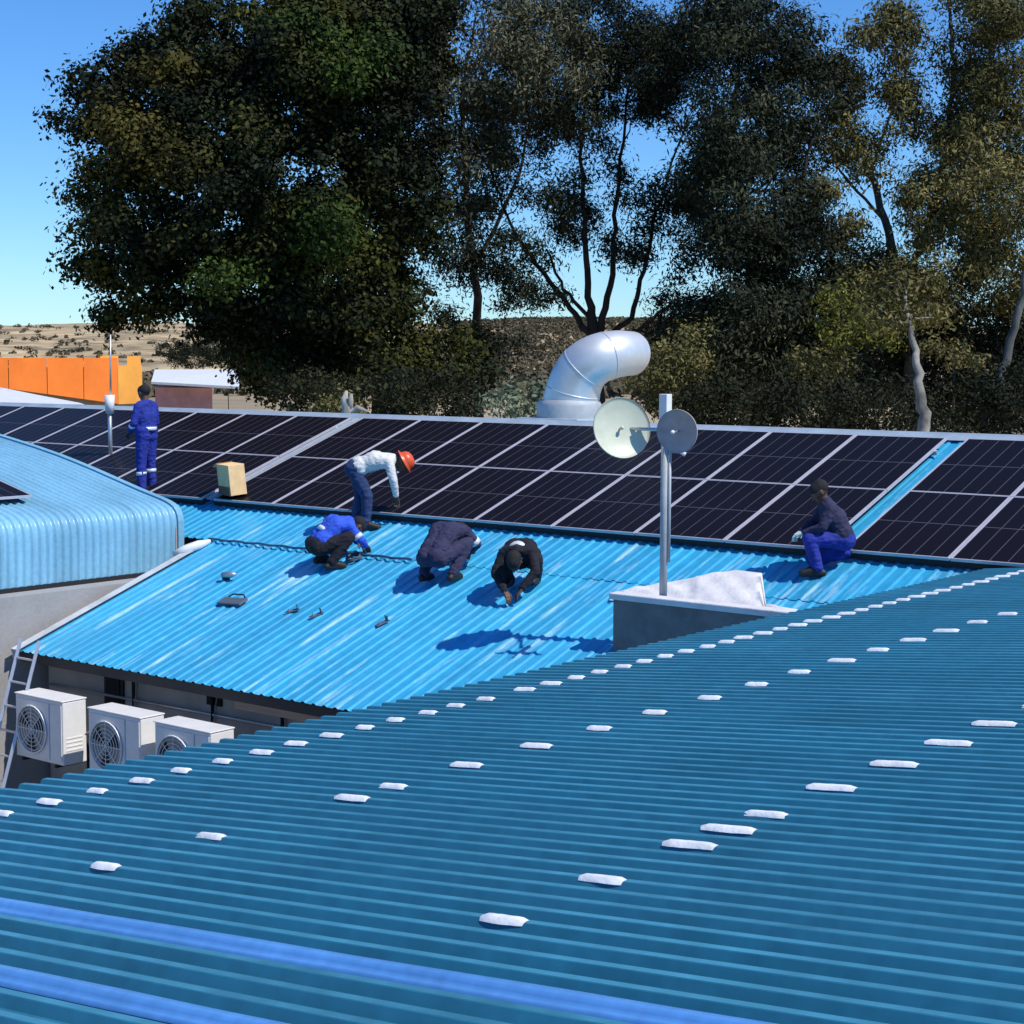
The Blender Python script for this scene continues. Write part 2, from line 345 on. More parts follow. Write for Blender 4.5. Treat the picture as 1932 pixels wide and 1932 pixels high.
for row, rn in ((0, 'lower'), (1, 'upper')):
    for k in range(8): place_panel(-9.44-PP*(k+.5), row, f'dark solar panel in {rn} row, {nums[k]} to the left of the wide blue gap')
    for k in range(9):
        place_panel(-20.02-PP*(k+.5), row, f'dark solar panel in {rn} row, {nums[k]} left of the narrow gap near the tan box')
    for k in range(3): place_panel(-9.17+PP*(k+.5), row, f'dark solar panel in {rn} row, {nums[k]} to the right of the wide blue gap')
rails = [( -19.78, -9.42, 'under the middle panel block'), (-31.7, -20.0, 'under the left panel block'), (-9.19, -5.3, 'under the right panel block')]
for (a, b, wh) in rails:
    for q, dd in enumerate((.35, 1.35, 2.1, 3.1)):
        if q in (0, 3):
            MBo = MB().box(a, b, -.02, .02, .03, LIFT-.036).obj('mounting_rail', MT['alu'])
            MBo.matrix_world = RF1 @ Matrix.Translation((0, D0+dd, 0)); tag(MBo, f'aluminium rail {wh}, {"lower" if q == 0 else "upper"} one', 'rail', 'rails that carry the panels')
o = MB().box(-.06, .06, 0, 3.42, .085, .112).obj('cover_strip', MT['matte']); o.matrix_world = RF1 @ Matrix.Translation((-19.885, D0+.03, 0)); tag(o, 'pale grey cover strip filling the narrow gap between two panel blocks', 'cover strip')
# added black strips painting in the shade under the panels' lower edge
for (a, b, wh) in rails:
    o = MB().box(a, b, -.012, 0, .012, LIFT-.04).obj('shade_strip', MT['black']); o.matrix_world = RF1 @ Matrix.Translation((0, D0+.02, 0))
    tag(o, f'black strip painting the shade in the gap {wh}', 'shade strip', 'painted shade strips')

# ------------------------------------------------------------ near roof
nr = thing('teal_roofed_building', 'nearest building, its large teal blue corrugated roof filling the foreground', 'building')
NP = .1372; NW = NP*5
d_eave = 7.66; d_top = -1.9
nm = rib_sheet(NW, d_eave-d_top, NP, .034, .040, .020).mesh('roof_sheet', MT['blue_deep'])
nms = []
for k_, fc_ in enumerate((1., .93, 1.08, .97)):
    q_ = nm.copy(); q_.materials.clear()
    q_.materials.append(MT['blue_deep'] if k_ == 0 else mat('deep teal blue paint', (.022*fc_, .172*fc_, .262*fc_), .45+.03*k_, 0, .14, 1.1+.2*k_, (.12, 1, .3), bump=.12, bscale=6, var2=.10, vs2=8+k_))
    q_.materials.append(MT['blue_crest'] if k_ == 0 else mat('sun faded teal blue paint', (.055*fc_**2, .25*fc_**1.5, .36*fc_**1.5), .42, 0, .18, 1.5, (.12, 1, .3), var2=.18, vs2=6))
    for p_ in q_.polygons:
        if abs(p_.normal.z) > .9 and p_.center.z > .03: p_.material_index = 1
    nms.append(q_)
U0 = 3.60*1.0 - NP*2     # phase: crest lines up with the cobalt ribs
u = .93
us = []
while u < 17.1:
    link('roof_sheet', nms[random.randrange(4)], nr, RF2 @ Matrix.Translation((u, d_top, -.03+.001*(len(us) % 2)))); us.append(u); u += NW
def crest(uu): return .93+NP*(round((uu-.93)/NP-.5)+.5)
# two cobalt lap strips
for uu in (3.06, 3.606):
    c0 = crest(uu)
    st = MB(); prof = [(-.056, -.029), (-.052, -.018), (-.042, -.013), (-.034, -.014), (-.028, -.004), (-.018, .006), (-.010, .009), (.016, .009), (.024, -.004), (.034, -.028)]
    ny = 24; v = []
    for j in range(ny+1):
        y = d_top+(d_eave-d_top)*j/ny
        for (a, b) in prof: v.append((a*.97+.0015*math.sin(j*1.3), y, b+.0012*math.sin(j*2.1+a*50)))
    k = len(prof); st.add(v, [(j*k+i, j*k+i+1, (j+1)*k+i+1, (j+1)*k+i) for j in range(ny) for i in range(k-1)])
    o = st.obj('lap_strip', MT['blue_royal'], nr, smooth=True, label='bright cobalt blue strip along a sheet lap'); o.matrix_local = RF2 @ Matrix.Translation((c0-.002, 0, .004))
# white sealed fastener patches
def patch_mesh(seed):
    r_ = random.Random(seed); m = MB(); nx, ny = 6, 9; L_ = .19*r_.uniform(.8, 1.12); W_ = .054*r_.uniform(.85, 1.1)
    v = []
    for j in range(ny):
        for i in range(nx):
            a = i/(nx-1)*2-1; b = j/(ny-1)*2-1
            rr = max(0, 1-abs(a)**4)*max(0, 1-abs(b)**10)
            v.append((a*W_/2*(1+.10*math.sin(b*3+seed))*(1-.10*abs(b)**5)-.004, b*L_/2*(1-.05*abs(a)**2), .0035+.009*rr+r_.uniform(0, .0015)-.012*max(0, abs(a)-.5)/.5))
    return m.add(v, [(j*nx+i, j*nx+i+1, (j+1)*nx+i+1, (j+1)*nx+i) for j in range(ny-1) for i in range(nx-1)]).mesh('sealant_patch', MT['patch'], True)
pms = [patch_mesh(k) for k in range(5)]
def patch(uu, d, sc=1.):
    link('sealant_patch', pms[random.randrange(5)], nr, RF2 @ Matrix.Translation((crest(uu), d+random.uniform(-.012, .012), .002)) @ Matrix.Diagonal((1, sc, 1, 1)))
K = .8606
u = 5.474*K
for k in range(46): patch(u, 7.03, .85); u += .323*K*1.003
for uu in (4.83, 5.45, 6.39, 6.69, 7.35, 7.99, 8.67, 9.31, 9.94, 10.52, 11.15, 11.8, 12.45, 13.1, 13.75, 14.4, 15.0, 15.65, 16.3, 17.0, 17.6): patch(uu*K, 5.54)
for uu in (4.84, 5.45, 6.07, 6.38, 6.69, 7.32, 7.96, 8.6, 9.25, 9.9, 10.5, 11.15, 11.8, 12.5): patch(uu*K, 3.53, 1.15)
# eave trim, gutterless wall
MB().box(.95, 17., d_eave-.10, d_eave-.06, -.14, -.034).obj('fascia', MT['flash'], nr).matrix_local = RF2
MB().box(-7.2, -7.0, -1.5, 17.2, 0, 4.38).obj('wall', MT['wall'], nr)
MB().box(-7.0, 1.9, -1.5, -1.3, 0, 4.38).obj('wall', MT['wall'], nr)
rr2 = MB().add([(1.8, -1.5, 5.42), (1.8, 17.2, 5.42), (9, 17.2, 4.6), (9, -1.5, 4.6)], [(0, 1, 2, 3)]).obj('rear_roof', MT['blue_deep'], nr)

# ------------------------------------------------------------ building with the curved roof at the left
cv = thing('curved_roof_building', 'building at left edge with a bullnosed pale blue corrugated roof and grey end wall', 'building')
prof = [(-19.205, 3.66), (-19.20, 3.9), (-19.195, 4.2), (-19.20, 4.40), (-19.27, 4.53), (-19.40, 4.60), (-19.60, 4.655), (-20.08, 4.755), (-20.56, 4.87), (-21.32, 5.05), (-22.23, 5.24), (-23.6, 5.46), (-26, 5.80)]
# smooth the bend
pp = [np.array(p) for p in prof]
for _ in range(1):
    q = [pp[0]]
    for a, b in zip(pp[:-1], pp[1:]): q += [a*.75+b*.25, a*.25+b*.75]
    q.append(pp[-1]); pp = q
CP = .125; CWD = CP*6; Y1 = 16.31
def curved_sheet(w_):
    n_ = int(round(w_/CP))*12; v = []
    nrm = []
    for i, p in enumerate(pp):
        t = pp[min(i+1, len(pp)-1)]-pp[max(i-1, 0)]; t /= np.linalg.norm(t); nrm.append(np.array([t[1], -t[0]]))
    for i, p in enumerate(pp):
        for j in range(n_+1):
            h = .036*(.5-.5*math.cos(2*math.pi*j/12))**2.4; q = p+nrm[i]*(h-.030)
            v.append((q[0], j*CP/12, q[1]))
    k = n_+1
    return MB().add(v, [(i*k+j, i*k+j+1, (i+1)*k+j+1, (i+1)*k+j) for i in range(len(pp)-1) for j in range(n_)])
cm = curved_sheet(CWD).mesh('roof_sheet', MT['blue_pale'], True)
for k in range(12): link('roof_sheet', cm, cv, Matrix.Translation((0, Y1-CWD*(k+1), 0)))
vt = MB(); k = 0
vv = []
for i, p in enumerate(pp):
    t = pp[min(i+1, len(pp)-1)]-pp[max(i-1, 0)]; t /= np.linalg.norm(t); nn = np.array([t[1], -t[0]])
    q = p+nn*.008
    vv += [(q[0], Y1-.09, q[1]), (q[0], Y1+.015, q[1]), ((p-nn*.12)[0], Y1+.015, (p-nn*.12)[1])]
vt.add(vv, [(3*i+a, 3*i+a+1, 3*i+a+4, 3*i+a+3) for i in range(len(pp)-1) for a in (0, 1)])
vt.obj('verge_trim', MT['blue_pale'], cv, smooth=False)
MB().box(-19.24, -19.19, 7.4, Y1, 3.585, 3.655).obj('eave_trim', MT['black'], cv)
gwall = [(-18.95, 0)]
MB().box(-19.2, -18.85, 7.4, 16.30, 0, 3.60).obj('wall', MT['wall'], cv)
gp = [(-19.22, 3.6)]+[(p[0]-.02 if i < 6 else p[0], p[1]-.10) for i, p in enumerate(pp[2:])]+[(-26, 3.6)]
MB().prism(gp, Y1-.12, Y1-.03).obj('gable', MT['wall'], cv)
# small blue panel on that roof, seen at the picture's left edge
def roofpt(s):  # s metres up from the bend
    return s
pa, pb = np.array([-19.95, 4.74]), np.array([-21.6, 5.12])
tt = (pb-pa)/np.linalg.norm(pb-pa); ang = math.atan2(tt[1], -tt[0])
R3 = frame(np.array([0, 1., 0]), np.array([tt[0], 0, tt[1]]), np.array([tt[1], 0, -tt[0]])*1., np.array([pa[0], 0, pa[1]]))
sp = thing('solar_panel', 'solar panel on the curved pale blue roof at the left edge', 'solar panel', R=R3 @ Matrix.Translation((13.55, .75, .10)))
link('frame', fr, sp); link('glass', gl, sp)
# wall drain pipe + flashing piece where roofs meet
tag(MB().tube([on1(-18.84, DL-.62, .03), on1(-18.70, DL-.50, .05), on1(-18.62, DL-.30, .05), on1(-18.60, DL-.12, .03)], [.04, .075, .07, .03], 7).obj('flashing_sleeve', MT['white'], smooth=True), 'crumpled white flashing where the curved roof meets the bright roof', 'flashing')

# ------------------------------------------------------------ cement box with pole and dishes
cx_ = thing('parapet', 'low dark cement parapet with pale coping rising from the bright roof behind the mast', 'parapet')
MB().box(-10.62, -7.6, 14.97, 15.09, 3.3, 4.13).obj('wall', MT['conc_dark'], cx_, bevel=.008)
MB().box(-10.65, -7.55, 14.93, 15.13, 4.13, 4.20).obj('coping', MT['conc'], cx_, bevel=.012)
def onroof(px, py, lift):
    d = (FW*F+RT*(px-CX)+UP*(CY-py))/F; return O+d*(-(D1-lift)/np.dot(n1, d))
m_ = MB(); v = []; nx, ny = 40, 14
fa, fe = onroof(1150, 1134, .0), onroof(1512, 1172, .0)
bk_ = [(0, onroof(1156, 1119, 0)), (.66, onroof(1388, 1077, 0)), (.80, onroof(1440, 1083, 0)), (.82, onroof(1446, 1145, 0)), (1, onroof(1505, 1151, 0))]
for j in range(ny):
    for i in range(nx):
        t = i/(nx-1); fr_ = fa*(1-t)+fe*t
        for (t0, q0), (t1, q1) in zip(bk_[:-1], bk_[1:]):
            if t0 <= t <= t1: u_ = (t-t0)/(t1-t0); bb = q0*(1-u_)+q1*u_; break
        w_ = j/(ny-1); p = fr_*(1-w_)+bb*w_
        e = min(1, min(t, 1-t)*14)*min(1, min(w_, 1-w_)*8)
        hgt = .012+e*(.03+.035*(.45 < t < .82)+.012*math.sin(i*1.1+j*.8)+.010*math.sin(i*.5-j*1.3))
        v.append(p+n1*hgt)
m_.add(v, [(j*nx+i, j*nx+i+1, (j+1)*nx+i+1, (j+1)*nx+i) for j in range(ny-1) for i in range(nx-1)])
tag(m_.obj('cement_patch', MT['conc'], smooth=True), 'pale lumpy cement skim lying on the roof behind the parapet', 'cement patch')
px_, py_ = -10.13, 15.20
ps = thing('antenna_mast', 'grey steel mast standing behind the parapet between two round dishes', 'mast', loc=(px_, py_, 4.20))
MB().tube([(0, 0, -.55), (0, 0, 2.13)], .042, 14).obj('pole', MT['matte'], ps, smooth=True)
MB().tube([(.056, .012, .35), (.056, .012, 1.55)],   .018, 8).obj('conduit', MT['matte'], ps, smooth=True)
MB().box(-.10, .10, -.10, .10, -.54, -.48).obj('base_plate', MT['galv'], ps)
MB().box(-.05, .05, -.05, .05, 1.80, 2.135).obj('sleeve', MT['white'], ps, bevel=.006)
def name_big(r): return r > .3
def dish(name, label, mtl, c, nrm, R_, depth, back=False):
    q = Vector(nrm).normalized().to_track_quat('Z', 'Y').to_matrix().to_4x4()
    t = thing(name, label, 'dish antenna', 'dishes on the mast', R=Matrix.Translation(c) @ q)
    k = 10; pr = [(R_*i/k+.0001, depth*(i/k)**2-depth) for i in range(k+1)]
    pr2 = [(R_*1.0, .006), (R_*1.015, -.01)]+[(R_*i/k+.0001, depth*(i/k)**2-depth-.012) for i in range(k, -1, -1)]
    MB().lathe(pr+pr2, 40).obj('reflector', mtl, t, smooth=True)
    MB().tube([(0, 0, -depth), (0, 0, -depth+.05 if name_big(R_) else .10)], .012, 8).obj('feed_arm', MT['galv'], t)
    MB().lathe([(.001, -depth+.08 if name_big(R_) else .13), (.018, -depth+.075 if name_big(R_) else .125), (.022, -depth+.05 if name_big(R_) else .10), (.001, -depth+.04 if name_big(R_) else .09)], 12).obj('feed_horn', mtl if name_big(R_) else MT['white'], t, smooth=True)
    MB().tube([(0, 0, -depth-.01), (0, 0, -depth-.12)], .035, 10).obj('mount', MT['galv'], t)
    return t
camdir = Vector(-FW)

c1 = Vector(at(1174, 807, 18.30)); c2 = Vector(at(1277, 814, 17.70))
tr = Vector(RT)
dish('dish_antenna', 'larger round cream dish on the left of the mast', MT['dish'], c1, camdir*.86+tr*.30+Vector((0, 0, .10)), .325, .065)
dish('dish_antenna', 'smaller round dull grey dish on the right of the mast', MT['dish_grey'], c2, camdir*.9-tr*.50+Vector((0, 0, -.12)), .225, .05)
for nm_, dz, side, ln, cc in (('bracket', 1.78, -1, .3, c1), ('bracket', 1.72, 1, .2, c2)):
    e = Vector(cc)-Vector((px_, py_, 4.2))+Vector(FW)*.16
    MB().tube([(0, 0, e.z), (e.x*.5, e.y*.5, e.z), (e.x, e.y, e.z)], .018, 8).obj('bracket', MT['galv'], ps, smooth=True)
MB().tube([(.03, -.03, 1.62), (.22, .06, 1.50)], .022, 8).obj('stay', MT['white'], ps)

# thin mast at the left among the panels
bs = on1(-23.0, (18.15-RF1.translation.y)/math.cos(P1), 0)
tm = thing('thin_mast', 'thin grey mast with a pale cap rising through the panels beside the standing worker', 'mast', loc=(at(209, 890, 29.6)))
base = at(209, 890, 29.6)
MB().tube([(0, 0, -.1), (.0, 0, 1.25)], .035, 10).obj('pole', MT['galv'], tm, smooth=True)
MB().tube([(0, 0, 1.0), (0, 0, 1.32)], [.07, .09], 10).obj('cap', MT['white'], tm, smooth=True)
MB().tube([(0.03, 0, 1.3), (.05, 0, 2.35)], .016, 8).obj('rod', MT['galv'], tm, smooth=True)

# ------------------------------------------------------------ exhaust duct behind the ridge
yb = 22.15
dt = thing('exhaust_duct', 'large silver exhaust duct elbow rising behind the roof ridge', 'duct')
def atY(px, py, Y):
    d = (FW*F+RT*(px-CX)+UP*(CY-py))/F; return O+d*(Y/d[1])
P_ = [atY(1074, 776, yb), atY(1078, 752, yb), atY(1084, 724, yb), atY(1097, 698, yb+.02), atY(1117, 681, yb+.06), atY(1142, 671, yb+.22), atY(1168, 667, yb+.50), atY(1186, 667, yb+.85)]
cen = [np.array(p) for p in P_]
# densify
dd = []
for a, b in zip(cen[:-1], cen[1:]):
    for t in np.linspace(0, 1, 5)[:-1]: dd.append(a*(1-t)+b*t)
dd.append(cen[-1])
for _ in range(6): dd = [dd[0]]+[(a+2*b+c)/4 for a, b, c in zip(dd[:-2], dd[1:-1], dd[2:])]+[dd[-1]]
rads = [.465-.105*i/(len(dd)-1) for i in range(len(dd))]
MB().tube(dd, rads, 36, cap=False).obj('elbow', MT['duct'], dt, smooth=True)
e1, e2 = dd[-1], dd[-1]+(dd[-1]-dd[-3])*.4
MB().tube([dd[-1]-(dd[-1]-dd[-2])*.3, e2], [.362, .360], 36, cap=False).obj('outlet_rim', MT['duct'], dt, smooth=True)
MB().tube([e1-(e1-dd[-3])*1.2, e1-(e1-dd[-3])*.9], [.33, .33], 24).obj('damper', MT['dark'], dt)
b0 = dd[0]
for q in (6, 13, 20):
    ax = dd[q+1]-dd[q-1]; ax = ax/np.linalg.norm(ax)
    MB().tube([dd[q]-ax*.012, dd[q]+ax*.012], [rads[q]+.005]*2, 36).obj('seam', MT['duct'], dt, smooth=True)
MB().lathe([(.53, -.12), (.53, .10), (.50, .16), (.475, .19)], 32, Matrix.Translation((b0[0], b0[1], b0[2]))).obj('collar', MT['matte'], dt, smooth=True)
MB().box(b0[0]-.62, b0[0]+.62, b0[1]-.62, b0[1]+.5, b0[2]-.9, b0[2]-.10).obj('curb', MT['cap'], dt, bevel=.02)

# ------------------------------------------------------------ air conditioners
def ac(x0, x1, label):
    W_ = x1-x0; t = thing('air_conditioner', label, 'air conditioner', 'outdoor air conditioning units under the eave', loc=(x0+W_/2, 12.6, 1.74))
    h = .80; d = .36; hw_ = W_/2
    MB().box(-hw_, hw_, .012, d, 0, h-.02).obj('casing', MT['ac'], t, bevel=.012)
    MB().box(-hw_-.008, hw_+.008, -.004, d+.01, h-.018, h).obj('lid', MT['ac'], t, bevel=.008)
    fc = (-hw_+.36, h/2-.02)
    MB().box(-hw_+.03, -hw_+.69, -.004, .011, .05, h-.06).obj('front_panel', MT['ac'], t, bevel=.004)
    MB().box(-hw_+.71, hw_-.02, 0, .011, .05, h-.06).obj('service_panel', MT['ac'], t, bevel=.004)
    M_ = Matrix.Translation((fc[0], -.006, fc[1])) @ Matrix.Rotation(math.pi/2, 4, 'X')
    MB().lathe([(.001, .001), (.29, .001), (.29, .004)], 32, M_).obj('fan_recess', MT['ac_dark'], t)
    g_ = MB()
    for r_ in (.06, .11, .16, .21, .26, .295):
        ring = [(fc[0]+r_*math.cos(a), -.022, fc[1]+r_*math.sin(a)) for a in np.linspace(0, 2*math.pi, 25)]; g_.tube(ring, .0045 if r_ < .29 else .012, 5, False)
    for a in np.linspace(0, math.pi, 5)[:-1]:
        g_.tube([(fc[0]-.29*math.cos(a), -.024, fc[1]-.29*math.sin(a)), (fc[0]+.29*math.cos(a), -.024, fc[1]+.29*math.sin(a))], .005, 5)
    g_.obj('fan_grille', MT['ac'], t)
    fb = MB()
    for k in range(3):
        a = k*2.094+.4; v = []
        for (r_, s_, yy) in ((.04, -.25, -.008), (.04, .25, -.016), (.26, -.35, -.008), (.26, .4, -.018)): v.append((fc[0]+r_*math.cos(a+s_), yy, fc[1]+r_*math.sin(a+s_)))
        fb.add(v, [(0, 1, 3, 2)])
    fb.obj('fan', MT['black'], t)
    for k in range(5): MB().box(hw_-.001, hw_+.006, .06, .3, .12+k*.05, .135+k*.05).obj('louvre', MT['ac'], t)
    for s_ in (-1, 1):
        MB().box(s_*hw_*.7-.02, s_*hw_*.7+.02, 0, 1.02, -.04, -.002).box(s_*hw_*.7-.02, s_*hw_*.7+.02, .98, 1.02, -.42, -.04).obj('bracket', MT['black'], t)
ac(-18.05, -17.10, 'white air conditioner behind the ladder, first of the row')
ac(-16.60, -15.63, 'white air conditioner in the middle of the row of three')
ac(-15.38, -14.42, 'white air conditioner furthest right, half hidden by the teal roof')

pw = thing('refrigerant_pipes', 'lagged pipes running from the air conditioners up the shaded wall', 'pipes', loc=(0, 0, 0))
for xx in (-17.02, -15.55, -14.35):
    MB().tube([(xx-.12, 12.98, 1.95), (xx+.02, 13.1, 1.93), (xx+.07, 13.35, 2.0), (xx+.07, 13.57, 2.15), (xx+.07, 13.57, 2.74)], .022, 7).obj('pipe', MT['black'], pw, smooth=True)
    MB().tube([(xx-.12, 12.9, 2.05), (xx+.05, 13.1, 2.2), (xx+.16, 13.5, 2.32), (xx+.16, 13.58, 2.74)], .010, 6).obj('cable', MT['wall'], pw, smooth=True)
MB().tube([(-18.7, 13.57, 2.42), (-13, 13.57, 2.46)], .018, 7).obj('conduit', MT['galv'], pw, smooth=True)
# ladder
ld = thing('ladder', 'grey aluminium ladder leaning on the eave corner beside the air conditioners', 'ladder', loc=(-18.2, 11.93, 0))
for s_ in (-1, 1):
    MB().tube([(s_*.19, 0, 0), (s_*.19, 1.02, 3.14)], .028, 4).obj('rail', MT['alu'], ld)
for k in range(1, 11):
    z_ = k*.29; MB().tube([(-.18, z_*.325, z_), (.18, z_*.325, z_)], .016, 8).obj('rung', MT['alu'], ld)

# ------------------------------------------------------------ people
def cap(m, p0, r0, p1, r1, n=12, hemi=4):
    p0, p1 = np.array(p0, float), np.array(p1, float); t = p1-p0; L_ = np.linalg.norm(t); t = t/(L_+1e-9)
    pts = []; rs = []
    for i in range(hemi, 0, -1): a = i/hemi*math.pi/2*.96; pts.append(p0-t*r0*math.sin(a)); rs.append(r0*math.cos(a))
    pts.append(p0); rs.append(r0); pts.append(p1); rs.append(r1)
    for i in range(1, hemi+1): a = i/hemi*math.pi/2*.96; pts.append(p1+t*r1*math.sin(a)); rs.append(r1*math.cos(a))
    m.tube(pts, rs, n)
def remesh(m, name, mtl, parent, vox, smooth=3):
    o = m.obj(name, mtl); md = o.modifiers.new('r', 'REMESH'); md.mode = 'VOXEL'; md.voxel_size = vox; md.use_smooth_shade = True
    sm = o.modifiers.new('s', 'SMOOTH'); sm.iterations = smooth; sm.factor = .5
    dg = bpy.context.evaluated_depsgraph_get(); dg.update()
    me = bpy.data.meshes.new_from_object(o.evaluated_get(dg)); old = o.data; o.modifiers.clear(); o.data = me; bpy.data.meshes.remove(old)
    me.name = name; me.materials.clear(); me.materials.append(mtl)
    if name in ('jacket', 'trousers'):      # folds in the cloth
        me.update(); co = np.empty(len(me.vertices)*3); me.vertices.foreach_get('co', co); co = co.reshape(-1, 3); nr_ = np.array([v_.normal[:] for v_ in me.vertices])
        sd_ = random.uniform(0, 50); k_ = np.array([noise.noise(Vector((c[0]*9+sd_, c[1]*9, c[2]*20)))+.5*noise.noise(Vector((c[0]*24, c[1]*24+sd_, c[2]*34))) for c in co])
        co += nr_*(np.abs(k_)-.12)[:, None]*.016; me.vertices.foreach_set('co', co.ravel()); me.update()
    me.polygons.foreach_set('use_smooth', [True]*len(me.polygons)); o.parent = parent
    return o
def person(label, loc, face, J, top, bottom, hat=None, bands=(), gloves=None, sc=1., slope=.35):
    rz = math.atan2(face[1], face[0]); t = thing('person', label, 'person', 'workers on the blue roof', loc=loc, rz=rz)
    ca, sa = math.cos(rz), math.sin(rz)
    def fx(p):
        p = np.array(p, float)*sc; yw = p[0]*sa+p[1]*ca
        p[2] += slope*yw*max(0, 1-p[2]/.9)
        return p
    J = {k: (fx(v) if k != 'look' else np.array(v, float)) for k, v in J.items()}
    A = lambda s, k: J[k+s]
    b = MB()
    pel, chs, nck, hd = J['pelvis'], J['chest'], J['neck'], J['head']
    wst = (pel+chs)/2
    def torso(m, g_, low=0.):
        pel_ = pel+(wst-pel)*low
        side = (J['shL']-J['shR']); side = side/np.linalg.norm(side)
        for s_ in (-1, 1):
            cap(m, pel_+side*.07*s_, .115+g_, wst+side*.05*s_, .10+g_); cap(m, wst+side*.05*s_, .10+g_, chs+side*.07*s_, .115+g_)
            sh = J['shL'] if s_ > 0 else J['shR']; cap(m, chs+side*.07*s_, .11+g_, sh-side*.03*s_, .062+g_)
            cap(m, nck, .06+g_*.6, sh-side*.02*s_, .056+g_)
        cap(m, chs, .11+g_, nck, .062+g_*.6)
    def arm(m, s, g_, end=1.):
        sh, el, ha = A(s, 'sh'), A(s, 'el'), A(s, 'ha'); he = el+(ha-el)*end
        cap(m, sh, .054+g_, el, .041+g_*.9); cap(m, el, .041+g_*.9, he, .028+g_*.8)
    def leg(m, s, g_, end=1.):
        hp, kn, an = A(s, 'hip'), A(s, 'kn'), A(s, 'an'); ae = kn+(an-kn)*end
        cap(m, hp, .088+g_, kn, .060+g_); cap(m, kn, .060+g_, ae, .042+g_*1.1)
    torso(b, 0)
    for s in 'LR':
        arm(b, s, 0); leg(b, s, 0)
        # foot
        an = A(s, 'an'); tip = np.array(J.get('toe'+s, an+np.array([.17, 0, -.05])))
        cap(b, an, .042, an+(tip-an)*.5, .04); cap(b, an+(tip-an)*.5, .04, tip, .03)
    # head and neck
    lk = J['look']/np.linalg.norm(J['look']); upv = hd-nck; upv = upv/np.linalg.norm(upv); upv = upv-lk*np.dot(upv, lk); upv /= np.linalg.norm(upv); sd = np.cross(upv, lk)
    cap(b, nck, .056, hd-upv*.05, .052)
    cap(b, hd+upv*.03-lk*.02, .090, hd+upv*.015+lk*.02, .084); cap(b, hd-upv*.02+lk*.03, .07, hd-upv*.075+lk*.055, .042)
    cap(b, hd+upv*.0+lk*.09, .012, hd-upv*.025+lk*.115, .016, 8)      # nose
    cap(b, hd-upv*.058+lk*.09+sd*.018, .010, hd-upv*.058+lk*.09-sd*.018, .010, 8)   # lips
    for s_ in (-1, 1): cap(b, hd+sd*.088*s_+upv*.015, .016, hd+sd*.086*s_-upv*.025, .012, 8)   # ears
    body = remesh(b, 'body', MT['skin'], t, .0115, 3)
    # hands: palm, four unequal curled fingers and a thumb from the side of the palm
    for s in 'LR':
        el, ha = A(s, 'el'), A(s, 'ha'); d_ = (ha-el)/np.linalg.norm(ha-el)
        sdv = np.cross(d_, np.array([0, 0, 1.])); nn = np.linalg.norm(sdv); sdv = sdv/nn if nn > .2 else np.array([0, 1., 0]); pn = np.cross(sdv, d_)
        h = MB()
        for q in (-.026, 0, .026): cap(h, ha+d_*.0+sdv*q*.6, .019, ha+d_*.085+sdv*q, .015, 8)
        for q, ln in ((-.032, .060), (-.011, .074), (.011, .080), (.032, .070)):
            a0 = ha+d_*.088+sdv*q; a1 = a0+d_*ln*.5-pn*.012; a2 = a1+d_*ln*.36-pn*.03
            cap(h, a0, .0098, a1, .009, 8); cap(h, a1, .009, a2, .0078, 8)
        th0 = ha+d_*.02+sdv*.032*(1 if s == 'L' else -1); th1 = th0+d_*.045+sdv*.03*(1 if s == 'L' else -1)-pn*.01; th2 = th1+d_*.032-pn*.015
        cap(h, th0, .013, th1, .011, 8); cap(h, th1, .011, th2, .009, 8)
        remesh(h, 'glove' if gloves else 'hand', gloves or MT['skin'], t, .0062, 1)
    c_ = MB(); torso(c_, .024, .55)
    for s in 'LR': arm(c_, s, .016, .93)
    remesh(c_, 'jacket', top, t, .0135, 2)
    c_ = MB()
    side = (J['shL']-J['shR']); side = side/np.linalg.norm(side)
    for s_ in (-1, 1): cap(c_, pel+side*.07*s_, .134, pel+(wst-pel)*.25+side*.06*s_, .122)
    for s in 'LR': leg(c_, s, .022, .97)
    remesh(c_, 'trousers', bottom, t, .0135, 2)
    for s in 'LR':
        c_ = MB(); an = A(s, 'an'); kn = A(s, 'kn'); tip = np.array(J.get('toe'+s, an+np.array([.17, 0, -.05]))); hl2 = an-(tip-an)*np.array([.35, .35, 0]); hl2[2] = tip[2]+.005 if not 'toe'+s in J else hl2[2]
        cap(c_, an+(kn-an)*.18, .058, an, .054); cap(c_, hl2, .045, tip, .046); cap(c_, an, .055, tip, .046)
        remesh(c_, 'boot', MT['boot'], t, .012, 2)
    for s_ in (-1, 1):
        p = hd+lk*.094+sd*.03*s_+upv*.018; e_ = MB(); cap(e_, p, .0085, p-lk*.004, .0085, 8); e_.obj('eye', MT['hair'], t, smooth=True)
    Mh = Matrix(((sd[0], lk[0], upv[0], hd[0]), (sd[1], lk[1], upv[1], hd[1]), (sd[2], lk[2], upv[2], hd[2]), (0, 0, 0, 1)))
    if hat is not None:
        pr_ = [(.165, .030), (.166, .036), (.125, .050), (.122, .075), (.110, .115), (.080, .148), (.04, .164), (.001, .168)]
        o = MB().lathe(pr_, 24, Mh @ Matrix.Translation((0, -.005, 0)) @ Matrix.Diagonal((.92, 1.08, 1, 1))).obj('helmet' if hat is MT['helmet'] else 'cap', hat, t, smooth=True)
    else:
        c_ = MB(); cap(c_, hd+upv*.045-lk*.035, .094, hd+upv*.05+lk*.012, .086); remesh(c_, 'hair', MT['hair'], t, .012, 1)
